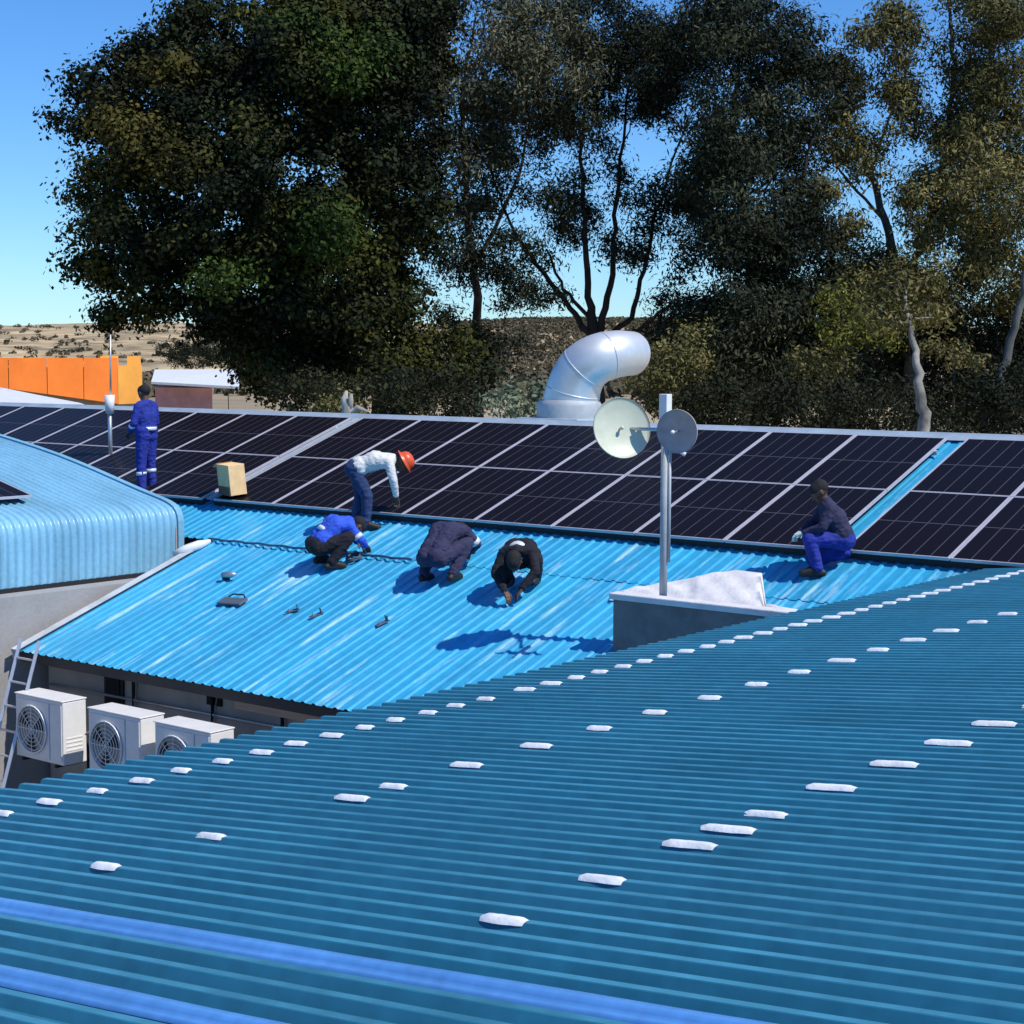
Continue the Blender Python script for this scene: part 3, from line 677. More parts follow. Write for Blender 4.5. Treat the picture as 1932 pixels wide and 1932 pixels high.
    for (a, b2, f_, r_) in bands:
        p = J[a]+(J[b2]-J[a])*f_; dv = (J[b2]-J[a]); dv = dv/np.linalg.norm(dv)
        MB().tube([p-dv*.028, p+dv*.028], r_, 16).obj('reflective_band', MT['reflect'], t, smooth=True)
    return t
stand = dict(pelvis=(0, 0, .93), chest=(.01, 0, 1.24), neck=(0, 0, 1.44), head=(.04, 0, 1.60), look=(1, 0, -.35), shL=(0, .17, 1.39), shR=(0, -.17, 1.39),
             elL=(.03, .25, 1.13), elR=(.03, -.25, 1.13), haL=(.20, .17, 1.0), haR=(.20, -.15, 1.02), hipL=(0, .085, .90), hipR=(0, -.085, .90),
             knL=(.03, .10, .49), knR=(.02, -.10, .49), anL=(0, .11, .09), anR=(.0, -.11, .09))
bend = dict(pelvis=(-.12, 0, .83), chest=(.16, 0, .93), neck=(.40, 0, .96), head=(.54, 0, .90), look=(.55, 0, -1), shL=(.36, .17, .92), shR=(.36, -.17, .92),
            elL=(.40, .20, .66), elR=(.43, -.20, .66), haL=(.42, .16, .44), haR=(.46, -.13, .42), hipL=(-.12, .085, .81), hipR=(-.12, -.085, .81),
            knL=(-.05, .11, .47), knR=(.06, -.11, .46), anL=(-.12, .12, .09), anR=(.04, -.12, .09))
squat = dict(pelvis=(-.16, 0, .29), chest=(.07, 0, .47), neck=(.24, 0, .49), head=(.34, 0, .40), look=(.35, 0, -1), shL=(.19, .17, .46), shR=(.19, -.17, .46),
             elL=(.30, .24, .28), elR=(.30, -.24, .28), haL=(.40, .10, .13), haR=(.42, -.09, .13), hipL=(-.16, .09, .27), hipR=(-.16, -.09, .27),
             knL=(.16, .21, .36), knR=(.16, -.21, .34), anL=(-.06, .16, .09), anR=(-.04, -.16, .09))
kneel = dict(pelvis=(-.12, 0, .34), chest=(.0, 0, .60), neck=(.09, 0, .78), head=(.16, 0, .90), look=(1, 0, -.8), shL=(.07, .17, .73), shR=(.07, -.17, .73),
             elL=(.16, .22, .55), elR=(.18, -.20, .53), haL=(.36, .12, .48), haR=(.36, -.06, .46), hipL=(-.10, .09, .35), hipR=(-.10, -.09, .35),
             knL=(.30, .16, .42), knR=(.20, -.14, .10), anL=(.20, .16, .09), anR=(-.22, -.14, .10), toeR=(-.36, -.14, .06))
IR = (RT[0], RT[1]); IF = (FW[0], FW[1])
def roofpos(px, py, lift=0.):
    d = (FW*F+RT*(px-CX)+UP*(CY-py))/F
    return O+d*(-(D1-lift)/np.dot(n1, d))
person('worker in royal blue overalls with silver bands standing upright at left before the panels', roofpos(278, 932), (IF[0]*.55-IR[0]*.85, IF[1]*.55-IR[1]*.85), stand, MT['royal'], MT['royal'],
       bands=(('elL', 'haL', .3, .055), ('elR', 'haR', .3, .055), ('knL', 'anL', .35, .082), ('knR', 'anR', .35, .082), ('pelvis', 'chest', .35, .165)), sc=1.0)
person('worker in white shirt, jeans and orange red helmet bending over the panel edge', roofpos(686, 996), (IR[0], IR[1]), bend, MT['shirt'], MT['jeans'], hat=MT['helmet'])
person('crouching worker in bright blue jacket and black trousers, first of the three', roofpos(622, 1068), (IR[0]*.6+IF[0]*.3, IR[1]*.6+IF[1]*.3), squat, MT['royal2'], MT['blackcloth'],
       bands=(('pelvis', 'chest', .55, .155), ('shR', 'elR', .75, .068)), sc=1.12)
person('crouching worker in faded navy overalls, middle one of the three', roofpos(832, 1096), (IR[0]*.45+IF[0]*.8, IR[1]*.45+IF[1]*.8), squat, MT['navy'], MT['navy'], bands=(('shR', 'elR', .8, .07),), sc=1.25)
person('crouching worker all in black with a silver shoulder band, nearest the mast', roofpos(985, 1108), (-IF[0]*.9-IR[0]*.25, -IF[1]*.9-IR[1]*.25), squat, MT['blackcloth'], MT['blackcloth'], bands=(('neck', 'chest', .25, .115),), sc=1.02)
person('kneeling worker in navy top and royal blue trousers with pale gloves near the wide gap', roofpos(1570, 1072), (-IR[0], -IR[1]), kneel, MT['navy'], MT['royal'], gloves=MT['glove'], sc=.95)

# ------------------------------------------------------------ small things lying on the roof
cbx = thing('cardboard_box', 'tan cardboard box standing open on the lower panels', 'box', R=Matrix.Translation(roofpos(440, 932, .14)) @ Matrix.Rotation(-.35, 4, 'Z') @ Matrix.Rotation(.10, 4, 'X'))
MB().box(-.235, .235, -.13, .13, 0, .46).obj('carton', MT['card'], cbx, bevel=.006)
MB().box(-.22, .22, -.141, -.131, 0, .13).obj('lower_front', MT['card_in'], cbx)  # darker brown slab across the lower front
MB().add([(-.235, -.13, .461), (-.235, .13, .461), (-.38, .13, .40), (-.38, -.13, .40), (-.235, -.13, .471), (-.235, .13, .471), (-.38, .13, .41), (-.38, -.13, .41)],
         [(0, 1, 2, 3), (7, 6, 5, 4), (0, 3, 7, 4), (1, 5, 6, 2), (3, 2, 6, 7)]).obj('flap', MT['card'], cbx)
def small(kind, label, px, py, cat, rz=0.):
    t = thing(kind, label, cat, R=Matrix.Translation(roofpos(px, py, .0)) @ Matrix.Rotation(P1, 4, 'X') @ Matrix.Rotation(rz, 4, 'Z'))
    return t
t = small('power_drill', 'grey cordless drill lying on the blue roof beside the curved roof', 435, 1092, 'drill', .3)
MB().tube([(-.11, 0, .06), (.03, 0, .06), (.10, 0, .06)], [.04, .042, .02], 10).obj('drill_body', MT['galv'], t, smooth=True)
MB().box(-.09, -.03, -.022, .022, -.01, .04).box(-.11, -.01, -.035, .035, -.0, .03).obj('handle', MT['black'], t, bevel=.005)
t = small('tool_bag', 'flat dark blue tool pouch lying on the blue roof', 440, 1137, 'tool bag', .1)
MB().box(-.21, .19, -.09, .09, 0, .035).obj('pouch', MT['tool'], t, bevel=.015)
MB().tube([(-.15, .09, .03), (-.1, .14, .05), (.08, .14, .05), (.14, .09, .03)], .01, 6).obj('strap', MT['black'], t)
for k, (a, b, lb) in enumerate(((552, 1153, 'left one of the close pair of small roof brackets below the blue worker'), (597, 1161, 'right one of the close pair of small roof brackets below the blue worker'), (722, 1176, 'lone small roof bracket lying below the navy worker'))):
    t = small('roof_bracket', lb, a, b, 'bracket', .9+.2*k); t['group'] = 'loose roof brackets'
    MB().box(-.09, .09, -.03, .03, .0, .012).box(.06, .072, -.03, .03, .012, .075).obj('angle', MT['tool'], t, bevel=.003)
    MB().tube([(-.04, 0, .01), (-.04, 0, .04)], .014, 8).obj('bolt', MT['galv'], t)
t = small('cable_coil', 'small coil of cable beside the hand of the blue crouching worker', 668, 1056, 'cable coil')
MB().tube([((.09+.008*(i % 3))*math.cos(i*.5), (.09+.008*(i % 3))*math.sin(i*.5), .01+.0012*i) for i in range(44)], .009, 6).obj('coil', MT['tool'], t, smooth=True)

# ------------------------------------------------------------ far buildings
def zpt(px, d, z): 
    p = at(px, 700, d); return (p[0], p[1], z)
def hpoly(name, pts, z0, z1, mtl, parent):
    n = len(pts); v = [(p[0], p[1], z0) for p in pts]+[(p[0], p[1], z1) for p in pts]
    return MB().add(v, [tuple(range(n)), tuple(range(2*n-1, n-1, -1))]+[(i, (i+1) % n, (i+1) % n+n, i+n) for i in range(n)]).obj(name, mtl, parent)
A_ = np.array(zpt(222, 70, 0)); B_ = np.array(zpt(0, 64, 0)); B_ = A_+(B_-A_)*1.25; C_ = np.array(zpt(268, 72, 0)); D_ = B_+(C_-A_)*.2+np.array([FW[0], FW[1], 0])*14; C2_ = C_+np.array([FW[0], FW[1], 0])*8
fs = thing('filling_station', 'orange clad building in the distance behind the panels', 'building')
nA = 4
hv = C_-np.array([0, 0, 0]); hv[2] = 0; hv /= np.linalg.norm(hv)
for k in range(nA):
    a = A_+(B_-A_)*k/nA; b = A_+(B_-A_)*(k+.98)/nA; za = 4.80+.93*k/nA; zb = 4.80+.93*(k+.98)/nA; zt = 6.66
    q = [(a[0], a[1], za), (b[0], b[1], zb), (b[0], b[1], zt), (a[0], a[1], zt)]; q2 = [(p[0]+hv[0]*.12, p[1]+hv[1]*.12, p[2]) for p in q]
    MB().add(q+q2, [(0, 1, 2, 3), (7, 6, 5, 4), (0, 4, 5, 1), (1, 5, 6, 2), (2, 6, 7, 3), (3, 7, 4, 0)]).obj('cladding_panel', MT['orange'], fs)
hpoly('end_panel', [A_+(C_-A_)*.01, C_, C_+hv*.15, A_+(C_-A_)*.01+hv*.15], 4.78, 6.36, MT['amber'], fs)
hpoly('roof_slab', [A_+hv*.2, B_+hv*.2, B_+hv*9, C_+hv*9, C_+hv*.2], 6.0, 6.3, MT['amber'], fs)
hpoly('wall', [A_+hv*.8, B_+hv*.8, B_+hv*8, C_+hv*8, C_+hv*.8], 0, 5.98, MT['wall_dark'], fs)
hpoly('roof_box', [A_+(B_-A_)*.13+hv*1, A_+hv*1, A_+hv*3, A_+(B_-A_)*.13+hv*3], 6.3, 6.74, MT['amber'], fs)
hpoly('roof_box', [C_-(C_-A_)*.05+hv*1, C_-(C_-A_)*.62+hv*1, C_-(C_-A_)*.62+hv*3, C_-(C_-A_)*.05+hv*3], 6.3, 6.74, MT['amber'], fs)
wr = thing('flat_roofed_building', 'low building with a white flat roof in front of the orange one', 'building')
wq = [(-150, 38.2, 5.70), (158, 37.7, 5.66), (150, 38.2, 5.68), (75, 40.2, 5.80), (0, 42, 5.95), (-100, 42.5, 5.97)]
wt = [tuple(zpt(p, d, z)) for p, d, z in wq]; wb = [(p[0], p[1], p[2]-.12) for p in wt]; nq = len(wq)
MB().add(wt+wb, [tuple(range(nq)), tuple(range(2*nq-1, nq-1, -1))]+[(i, (i+1) % nq, (i+1) % nq+nq, i+nq) for i in range(nq)]).obj('roof', MT['white'], wr)
hpoly('wall', [zpt(-148, 38.6, 0), zpt(145, 38.4, 0), zpt(70, 40, 0), zpt(2, 41.7, 0), zpt(-98, 42.2, 0)], 0, 5.50, MT['wall'], wr)
hpoly('window', [zpt(20, 38.35, 0), zpt(60, 38.3, 0), zpt(60, 38.45, 0), zpt(20, 38.5, 0)], 3.2, 4.4, MT['dark'], wr)
ws = thing('white_roofed_shed', 'shed with a bright white sloping roof and dusty pink wall beyond the ridge', 'shed')
p0, p1_, p2_, p3 = zpt(285, 88, 5.45), zpt(452, 86, 5.25), zpt(446, 97, 6.05), zpt(292, 99, 6.0)
MB().add([p0, p1_, p2_, p3]+[(p[0], p[1], p[2]-.12) for p in (p0, p1_, p2_, p3)], [(0, 1, 2, 3), (7, 6, 5, 4), (0, 4, 5, 1), (1, 5, 6, 2), (2, 6, 7, 3), (3, 7, 4, 0)]).obj('roof', MT['white'], ws)
hpoly('wall', [zpt(292, 89, 0), zpt(400, 87.5, 0), zpt(395, 97, 0), zpt(298, 98, 0)], 0, 5.15, MT['pink'], ws)
hpoly('door', [zpt(342, 88.0, 0), zpt(360, 87.8, 0), zpt(360, 88.1, 0), zpt(342, 88.3, 0)], 0, 2.6, MT['dark'], ws)

# ------------------------------------------------------------ trees
LM = {}
LM['broad'] = leaf_mat('dark broad leaves', (.003, .006, .003), (.011, .019, .006), (.080, .078, .010), .35)
LM['broad2'] = leaf_mat('green broad leaves', (.006, .014, .004), (.024, .045, .008), (.085, .115, .014), .35)
LM['gum'] = leaf_mat('grey green gum leaves', (.020, .026, .014), (.085, .088, .046), (.27, .25, .14), .45)
LM['gumd'] = leaf_mat('dark gum leaves', (.006, .010, .006), (.020, .028, .014), (.085, .092, .045), .45)
LM['olive'] = leaf_mat('olive gum leaves', (.024, .028, .008), (.105, .098, .030), (.27, .23, .085), .5)
LM['dark'] = leaf_mat('dark shrub leaves', (.006, .009, .005), (.014, .020, .009), (.045, .045, .018), .6)
LM['lime'] = leaf_mat('yellow green leaves', (.04, .055, .010), (.11, .115, .018), (.22, .20, .04), .8)
LM['accent1'] = leaf_mat('sunlit olive broad leaves', (.014, .015, .004), (.045, .041, .007), (.11, .095, .014), .5)
LM['accent2'] = leaf_mat('sunlit green broad leaves', (.008, .018, .004), (.026, .048, .007), (.062, .095, .013), .5)
LM['sage'] = leaf_mat('sage green leaves', (.07, .10, .06), (.14, .18, .11), (.26, .30, .19), .8)
def leaves(clumps, n_each, size, spread, aspect=.5, droop=0.):
    """clumps: (k,3) centres; returns a mesh of leaf quads"""
    k = len(clumps); n_each = int(n_each*1.9); size *= .80; N = k*n_each
    c = np.repeat(clumps, n_each, 0)+rng.normal(0, 1, (N, 3))*np.array([spread, spread, spread*.75])
    out_ = c-np.repeat(clumps, n_each, 0); out_ /= np.linalg.norm(out_, axis=1)[:, None]+1e-6
    nv = out_*1.1+rng.normal(0, .55, (N, 3)); nv[:, 2] += .45; nv /= np.linalg.norm(nv, axis=1)[:, None]
    d = rng.normal(0, 1, (N, 3)); d[:, 2] -= droop; d -= nv*(d*nv).sum(1)[:, None]; d /= np.linalg.norm(d, axis=1)[:, None]+1e-6
    e = np.cross(nv, d)
    s = size*rng.uniform(.6, 1.4, (N, 1)); a = d*s/2; b = e*s*aspect/2
    V = np.stack([c-a, c-a*.1+b, c+a, c-a*.1-b], 1).reshape(-1, 3)
    me = bpy.data.meshes.new('crown'); me.vertices.add(4*N); me.vertices.foreach_set('co', V.astype('f4').ravel())
    me.loops.add(4*N); me.loops.foreach_set('vertex_index', np.arange(4*N, dtype='i4'))
    me.polygons.add(N); me.polygons.foreach_set('loop_start', np.arange(0, 4*N, 4, dtype='i4')); me.polygons.foreach_set('loop_total', np.full(N, 4, 'i4'))
    me.update(calc_edges=True); return me
def blobs_to_clumps(blobs, per, holes=(), shell=.55):
    """blobs (px,py,rx,ry,depth,rz): sub clump centres, mostly near each blob's surface"""
    out = []
    for (px, py, rx, ry, d, rz) in blobs:
        m_pp = d/F; n = max(3, int(per*4.2*(rx*ry*m_pp*m_pp)))
        q = rng.normal(0, 1, (n, 3)); q /= np.linalg.norm(q, axis=1)[:, None]; q *= (rng.uniform(shell**3, 1, (n, 1)))**(1/3)
        q *= 1+rng.normal(0, .10, (n, 1))
        for a in q:
            x_, y_ = px+a[0]*rx, py-a[1]*ry
            skip = False
            for (hx, hy, hrx, hry) in holes:
                if ((x_-hx)/hrx)**2+((y_-hy)/hry)**2 < 1: skip = True; break
            if not skip: out.append(at(x_, y_, d+a[2]*rz))
    return np.array(out)
def tree(name, label, trunks, blobs, lm, bark, per=9, n_each=60, size=.16, spread=.26, aspect=.5, droop=0., holes=(), group=None, nb=45, cat='tree', shell=.55, accent=()):
    """trunks: lists of (px,py,depth,radius)"""
    bx = trunks[0][0] if trunks else (blobs[0][0], 0, blobs[0][4], 0)
    b0_ = at(bx[0], 700, bx[2]); t = thing(name, label, cat, group, loc=(b0_[0], b0_[1], 0)); off = np.array([b0_[0], b0_[1], 0])
    cl = blobs_to_clumps(blobs, per, holes, shell)
    tp = []
    if trunks:
        m = MB()
        for k, tk in enumerate(trunks):
            pts = [at(a, b, c) for a, b, c, r in tk]; rs = [r*.5 for *_, r in tk]
            if k == 0:
                g0 = pts[0].copy(); g0[2] = 0; pts = [g0]+pts; rs = [rs[0]*1.25]+rs
            # densify with a little wobble
            P, R_ = [], []
            for i in range(len(pts)-1):
                for s_ in np.linspace(0, 1, 6)[:-1]:
                    P.append(pts[i]*(1-s_)+pts[i+1]*s_+rng.normal(0, .025, 3)); R_.append(rs[i]*(1-s_)+rs[i+1]*s_)
            P.append(pts[-1]); R_.append(rs[-1]); m.tube([p-off for p in P], R_, 9)
            tp += [(p, r) for p, r in zip(P, R_) if p[2] > 3]
        m.obj('trunk', bark, t, smooth=True)
        if nb and len(cl) and tp:
            m = MB(); TP = np.array([p for p, r in tp])
            for i in rng.choice(len(cl), min(nb, len(cl)), replace=False):
                c = cl[i]; dd_ = np.linalg.norm(TP-c, axis=1)+np.maximum(0, (TP[:, 2]-c[2]))*1.5
                j = int(np.argmin(dd_)); p, r = tp[j]; L_ = np.linalg.norm(c-p)
                if L_ > 5 or (L_ > .9 and c[2]-p[2] < .25*L_): continue
                mid = (p+c)/2+rng.normal(0, .08*L_, 3)+np.array([0, 0, -.05*L_]); r0 = min(r*.6, .02+.018*L_)
                q = [p, p*.5+mid*.5+rng.normal(0, .03*L_, 3), mid, mid*.5+c*.5+rng.normal(0, .03*L_, 3), c]; m.tube([a-off for a in q], [r0, r0*.8, r0*.6, r0*.4, r0*.15], 6)
            m.obj('branches', bark, t, smooth=True, kind='stuff')
    me = leaves(cl-off, n_each, size, spread, aspect, droop); me.materials.append(lm); link('crown', me, t)
    for (bl_, am) in accent:  # brighter leaf colours paint sunlit patches onto the crown
        ac_ = blobs_to_clumps(bl_, per*.8, holes, .3); me = leaves(ac_-off, n_each, size, spread, aspect, droop); me.materials.append(am); link('sunlit_spray', me, t)
    return t
D = 44
# broad leaved tree, left
HB = [(640, 328, 34, 34), (398, 375, 18, 20), (440, 415, 42, 34), (300, 440, 14, 14), (810, 500, 60, 34), (860, 560, 50, 30), (790, 608, 44, 22), (500, 560, 12, 16), (880, 600, 36, 20), (520, 175, 12, 14), (330, 160, 12, 10), (250, 378, 14, 16), (850, 300, 14, 20), (455, 50, 16, 26)]
hr_ = random.Random(5)
HB += [(hr_.uniform(120, 900), hr_.uniform(120, 640), hr_.uniform(7, 17), hr_.uniform(8, 20)) for _ in range(46)]
HB += [(95, 150, 26, 20), (110, 330, 30, 16), (95, 405, 26, 10), (100, 470, 30, 8), (215, 75, 24, 16), (300, 30, 20, 24), (155, 560, 40, 8), (250, 560, 18, 9), (340, 560, 20, 9), (290, 600, 60, 6)]
tree('broadleaf_tree', 'big dark broadleaf tree at left whose crown leans out over the orange building',
     [[(715, 780, D, .42), (705, 620, D, .38), (690, 480, D, .33), (660, 340, D, .26), (640, 180, D, .16), (600, 60, D, .08)],
      [(705, 600, D, .24), (600, 470, D-1, .17), (480, 360, D-1, .12), (330, 250, D-1, .06)],
      [(700, 560, D, .2), (780, 400, D, .15), (830, 250, D, .08)],
      [(660, 640, D, .18), (520, 560, D-1, .12), (350, 500, D-1.5, .07), (210, 480, D-1.5, .04)]],
     [(p_+12*(p_ < 260), q_, max(14, r_-16*(p_ < 480 and r_ > 40)), max(10, t_-10*(p_ < 480 and t_ > 30)), d_, z_) for p_, q_, r_, t_, d_, z_ in [(370, 95, 130, 85, D, 2.2), (230, 120, 70, 35, D, 1), (190, 165, 85, 45, D-.5, 1.3), (300, 200, 130, 95, D-1, 2), (150, 235, 75, 45, D-1, 1), (260, 300, 110, 70, D-1.5, 2), (420, 250, 130, 120, D-2, 2),
      (190, 300, 60, 40, D-1, 1), (170, 385, 70, 38, D-1, 1), (160, 440, 82, 32, D-1, 1), (150, 500, 72, 20, D-1, .7), (270, 440, 140, 75, D-2, 2), (220, 525, 90, 12, D-1, .7), (160, 515, 60, 10, D-1, .4), (400, 400, 150, 110, D-2.5, 2),
      (345, 505, 120, 45, D-1.5, 1.5), (400, 570, 60, 26, D-1, .8), (205, 592, 20, 26, D-1, .4), (275, 578, 26, 18, D-1, .4), (318, 572, 22, 16, D-1, .4), (560, 150, 150, 130, D-1, 2.5), (620, 60, 160, 90, D, 2.5), (500, 60, 60, 40, D, 1.2), (700, 30, 150, 80, D, 2.5), (560, 330, 160, 140, D-2, 2.5),
      (720, 200, 150, 140, D-.5, 2.5), (480, 540, 150, 110, D-2, 2.2), (620, 520, 150, 130, D-2, 2.2), (740, 380, 120, 110, D-.5, 2), (410, 20, 70, 40, D, 1), (345, 18, 40, 22, D, .8),
      (550, 660, 110, 100, D-1, 2), (700, 640, 110, 110, D-1.5, 2), (830, 690, 90, 90, D, 1.6), (430, 600, 70, 40, D-1, 1)]],
     LM['broad'], MT['bark'], per=4.4, n_each=150, size=.165, spread=.29, aspect=.62, holes=HB, nb=160,
     accent=[([(240, 270, 105, 48, D-3.4, .8), (190, 225, 50, 30, D-2, .6), (330, 315, 70, 30, D-3.8, .6), (300, 130, 60, 30, D-2.4, .6)], LM['accent1']), ([(660, 120, 120, 60, D-2.6, .9), (590, 60, 90, 40, D-2.4, .7), (600, 430, 80, 50, D-4.2, .8), (440, 520, 60, 40, D-4, .7)], LM['accent2'])])
# greener crown part of a second broadleaf behind
tree('broadleaf_tree', 'mid green broadleaf tree behind the big dark one, top cut by the picture',
     [[(760, 780, D+5, .3), (750, 500, D+5, .25), (720, 200, D+5, .15)]],
     [(620, 50, 130, 80, D+3, 2), (740, 110, 120, 110, D+3, 2), (560, 130, 90, 80, D+3, 2), (700, -40, 150, 60, D+3, 2), (640, 430, 110, 80, D+3, 2), (520, 620, 140, 90, D+3, 1.6), (740, 560, 60, 70, D+4, 1.5)],
     LM['broad2'], MT['bark'], per=4.4, n_each=140, size=.16, spread=.29, aspect=.6, holes=HB, nb=40)
# pale gum behind, centre left
tree('gum_tree', 'tall pale grey green gum tree between the broadleaf and the many stemmed gum',
     [[(905, 780, D+8, .3), (900, 560, D+8, .26), (880, 380, D+8, .2), (870, 180, D+8, .12), (900, 20, D+8, .06)], [(900, 500, D+8, .15), (980, 330, D+8, .1), (1010, 180, D+8, .05)]],
     [(900, 60, 110, 90, D+1, 2), (830, 170, 90, 60, D+1, 1.6), (960, 140, 110, 80, D+1, 2), (1040, 60, 100, 80, D+1, 2), (880, 280, 80, 70, D+1, 1.6), (950, 250, 70, 60, D+2, 1.3), (850, 370, 60, 55, D+2, 1.2), (920, 400, 70, 40, D+3, 1), (1000, 200, 60, 45, D+3, 1),
      (1060, 140, 90, 60, D+1, 1.6), (880, 480, 60, 50, D+3, 1.2)],
     LM['gum'], MT['bark'], per=4.2, n_each=105, size=.18, spread=.27, aspect=.3, droop=.9, nb=50)
# many stemmed gum in the centre
H = HB+[(1010, 415, 34, 34), (1245, 290, 62, 50), (1185, 250, 30, 38), (1140, 370, 22, 60), (1160, 560, 22, 60), (1250, 500, 30, 50), (1060, 300, 26, 40), (990, 610, 100, 30), (1090, 520, 30, 50), (1200, 580, 26, 50), (1060, 470, 28, 26), (800, 608, 60, 18), (1330, 520, 18, 50), (1290, 200, 40, 26), (1180, 440, 20, 40), (820, 500, 50, 22)]
tree('gum_tree', 'many stemmed gum tree with sky showing through, right behind the silver duct',
     [[(1125, 780, D+3, .42), (1122, 640, D+3, .36), (1110, 560, D+3, .19), (1104, 440, D+3, .15), (1095, 300, D+3, .10), (1110, 150, D+3, .05)],
      [(1128, 640, D+3, .22), (1152, 540, D+3, .17), (1160, 430, D+3, .13), (1170, 300, D+3, .09), (1190, 120, D+3, .05)],
      [(1118, 640, D+3, .20), (1075, 580, D+3, .15), (1010, 500, D+3, .12), (960, 420, D+3, .08), (930, 330, D+3, .05)],
      [(1135, 645, D+3, .2), (1190, 600, D+3, .15), (1215, 510, D+3, .12), (1240, 400, D+3, .09), (1290, 250, D+3, .05)],
      [(1110, 600, D+3, .12), (1065, 545, D+3, .09), (1030, 470, D+3, .06)],
      [(1140, 640, D+3, .14), (1205, 625, D+3, .11), (1270, 570, D+3, .08)]],
     [(1000, 330, 90, 60, D+2, 1.5), (1090, 200, 90, 60, D+2, 1.5), (1180, 150, 110, 70, D+2, 1.6), (1130, 60, 140, 80, D+2, 2), (1290, 120, 100, 80, D+2, 1.6), (1060, 390, 60, 40, D+3, 1), (960, 480, 90, 45, D+2, 1.3),
      (900, 540, 90, 60, D+2, 1.4), (1110, 330, 60, 40, D+3, 1), (1190, 360, 60, 40, D+2, 1), (1240, 440, 60, 40, D+2, 1), (1290, 360, 60, 70, D+2, 1.2), (1290, 560, 50, 60, D+2, 1), (1120, 460, 70, 26, D+3, 1), (850, 620, 80, 50, D+2, 1.2),
      (1230, 200, 60, 40, D+3, 1), (980, 560, 70, 26, D+2, .8), (1040, 250, 60, 40, D+3, 1), (930, 640, 60, 30, D+2, 1), (1000, 560, 50, 20, D+2, .8), (1080, 430, 60, 40, D+4, 1), (1200, 470, 50, 30, D+4, .8), (1160, 260, 50, 50, D+4, 1), (1220, 90, 120, 70, D+4, 1.6), (1320, 260, 60, 60, D+4, 1.2), (1310, 420, 40, 60, D+4, 1), (930, 200, 60, 80, D+4, 1.2), (1270, 620, 60, 40, D+3, 1)],
     LM['gumd'], MT['bark'], per=5.4, n_each=100, size=.17, spread=.25, aspect=.3, droop=.7, holes=H, nb=150)
# dark dense gum right of centre
tree('gum_tree', 'dense dark gum tree right of centre, its crown reaching down to the ridge',
     [[(1430, 800, D, .4), (1425, 600, D, .34), (1400, 400, D, .26), (1380, 250, D, .16), (1400, 80, D, .08)], [(1425, 560, D, .2), (1500, 380, D, .12), (1540, 240, D, .06)]],
     [(1390, 230, 90, 90, D-.5, 2), (1420, 370, 110, 110, D-1, 2.2), (1400, 520, 110, 110, D-1, 2.2), (1430, 660, 120, 110, D-1, 2), (1500, 480, 90, 110, D, 2), (1340, 640, 80, 90, D, 1.6), (1500, 170, 90, 80, D, 1.8), (1440, 60, 120, 70, D, 2),
      (1330, 340, 50, 50, D, 1.2), (1560, 620, 90, 90, D, 1.6), (1350, 740, 120, 60, D, 1.5), (1540, 720, 130, 80, D, 1.5), (1330, 30, 80, 50, D, 1.5)],
     LM['gumd'], MT['bark'], per=6.4, n_each=120, size=.18, spread=.29, aspect=.34, droop=.8, holes=[(1660, 230, 80, 80), (1335, 510, 16, 45), (1570, 40, 60, 26)], nb=90)
# tall olive gum at right
H2 = [(1650, 210, 42, 36), (1690, 310, 28, 52), (1745, 130, 30, 60), (1770, 50, 24, 34), (1600, 385, 22, 22), (1690, 460, 16, 34), (1765, 190, 22, 40), (1580, 20, 50, 24), (1620, 110, 30, 30), (1745, 480, 34, 18), (1830, 560, 26, 14)]
tree('gum_tree', 'tall olive gum tree at right with a leaning dark trunk',
     [[(1742, 800, D+2, .62), (1722, 680, D+2, .5), (1700, 560, D+2, .36), (1680, 440, D+2, .22), (1640, 320, D+2, .17), (1600, 230, D+2, .13), (1560, 130, D+2, .09), (1500, 20, D+2, .05)],
      [(1700, 560, D+2, .2), (1760, 400, D+2, .18), (1790, 260, D+2, .16), (1800, 120, D+2, .13), (1790, 0, D+2, .09)],
      [(1680, 430, D+2, .1), (1600, 340, D+2, .07), (1570, 300, D+2, .04)], [(1640, 320, D+2, .09), (1690, 200, D+2, .06), (1720, 90, D+2, .04)]],
     [(1860, 260, 110, 90, D+1, 2), (1900, 160, 90, 70, D+1, 1.8), (1880, 380, 110, 80, D, 2), (1790, 400, 90, 70, D, 1.6), (1780, 500, 110, 70, D, 1.8), (1620, 480, 80, 60, D+1, 1.4), (1890, 520, 90, 70, D+1, 1.5), (1560, 400, 60, 70, D+1, 1.3),
      (1850, 40, 90, 70, D+1, 1.8), (1680, 60, 70, 60, D+1, 1.4), (1660, 560, 90, 60, D, 1.4), (1740, 350, 50, 40, D, 1), (1600, 150, 60, 60, D+2, 1.2), (1920, 20, 60, 60, D+1, 1.5), (1700, 220, 60, 60, D+1, 1.2), (1640, 300, 50, 50, D+1, 1), (1600, 240, 50, 50, D+1, 1), (1830, 300, 70, 80, D+2, 1.4), (1720, 560, 70, 50, D+1, 1.2), (1600, 560, 60, 60, D+1, 1.2), (1840, 160, 60, 60, D+2, 1.2), (1720, 100, 50, 50, D+1, 1)],
     LM['olive'], MT['bark_mid'], per=5.8, n_each=112, size=.18, spread=.26, aspect=.32, droop=.8, holes=H2, nb=110)
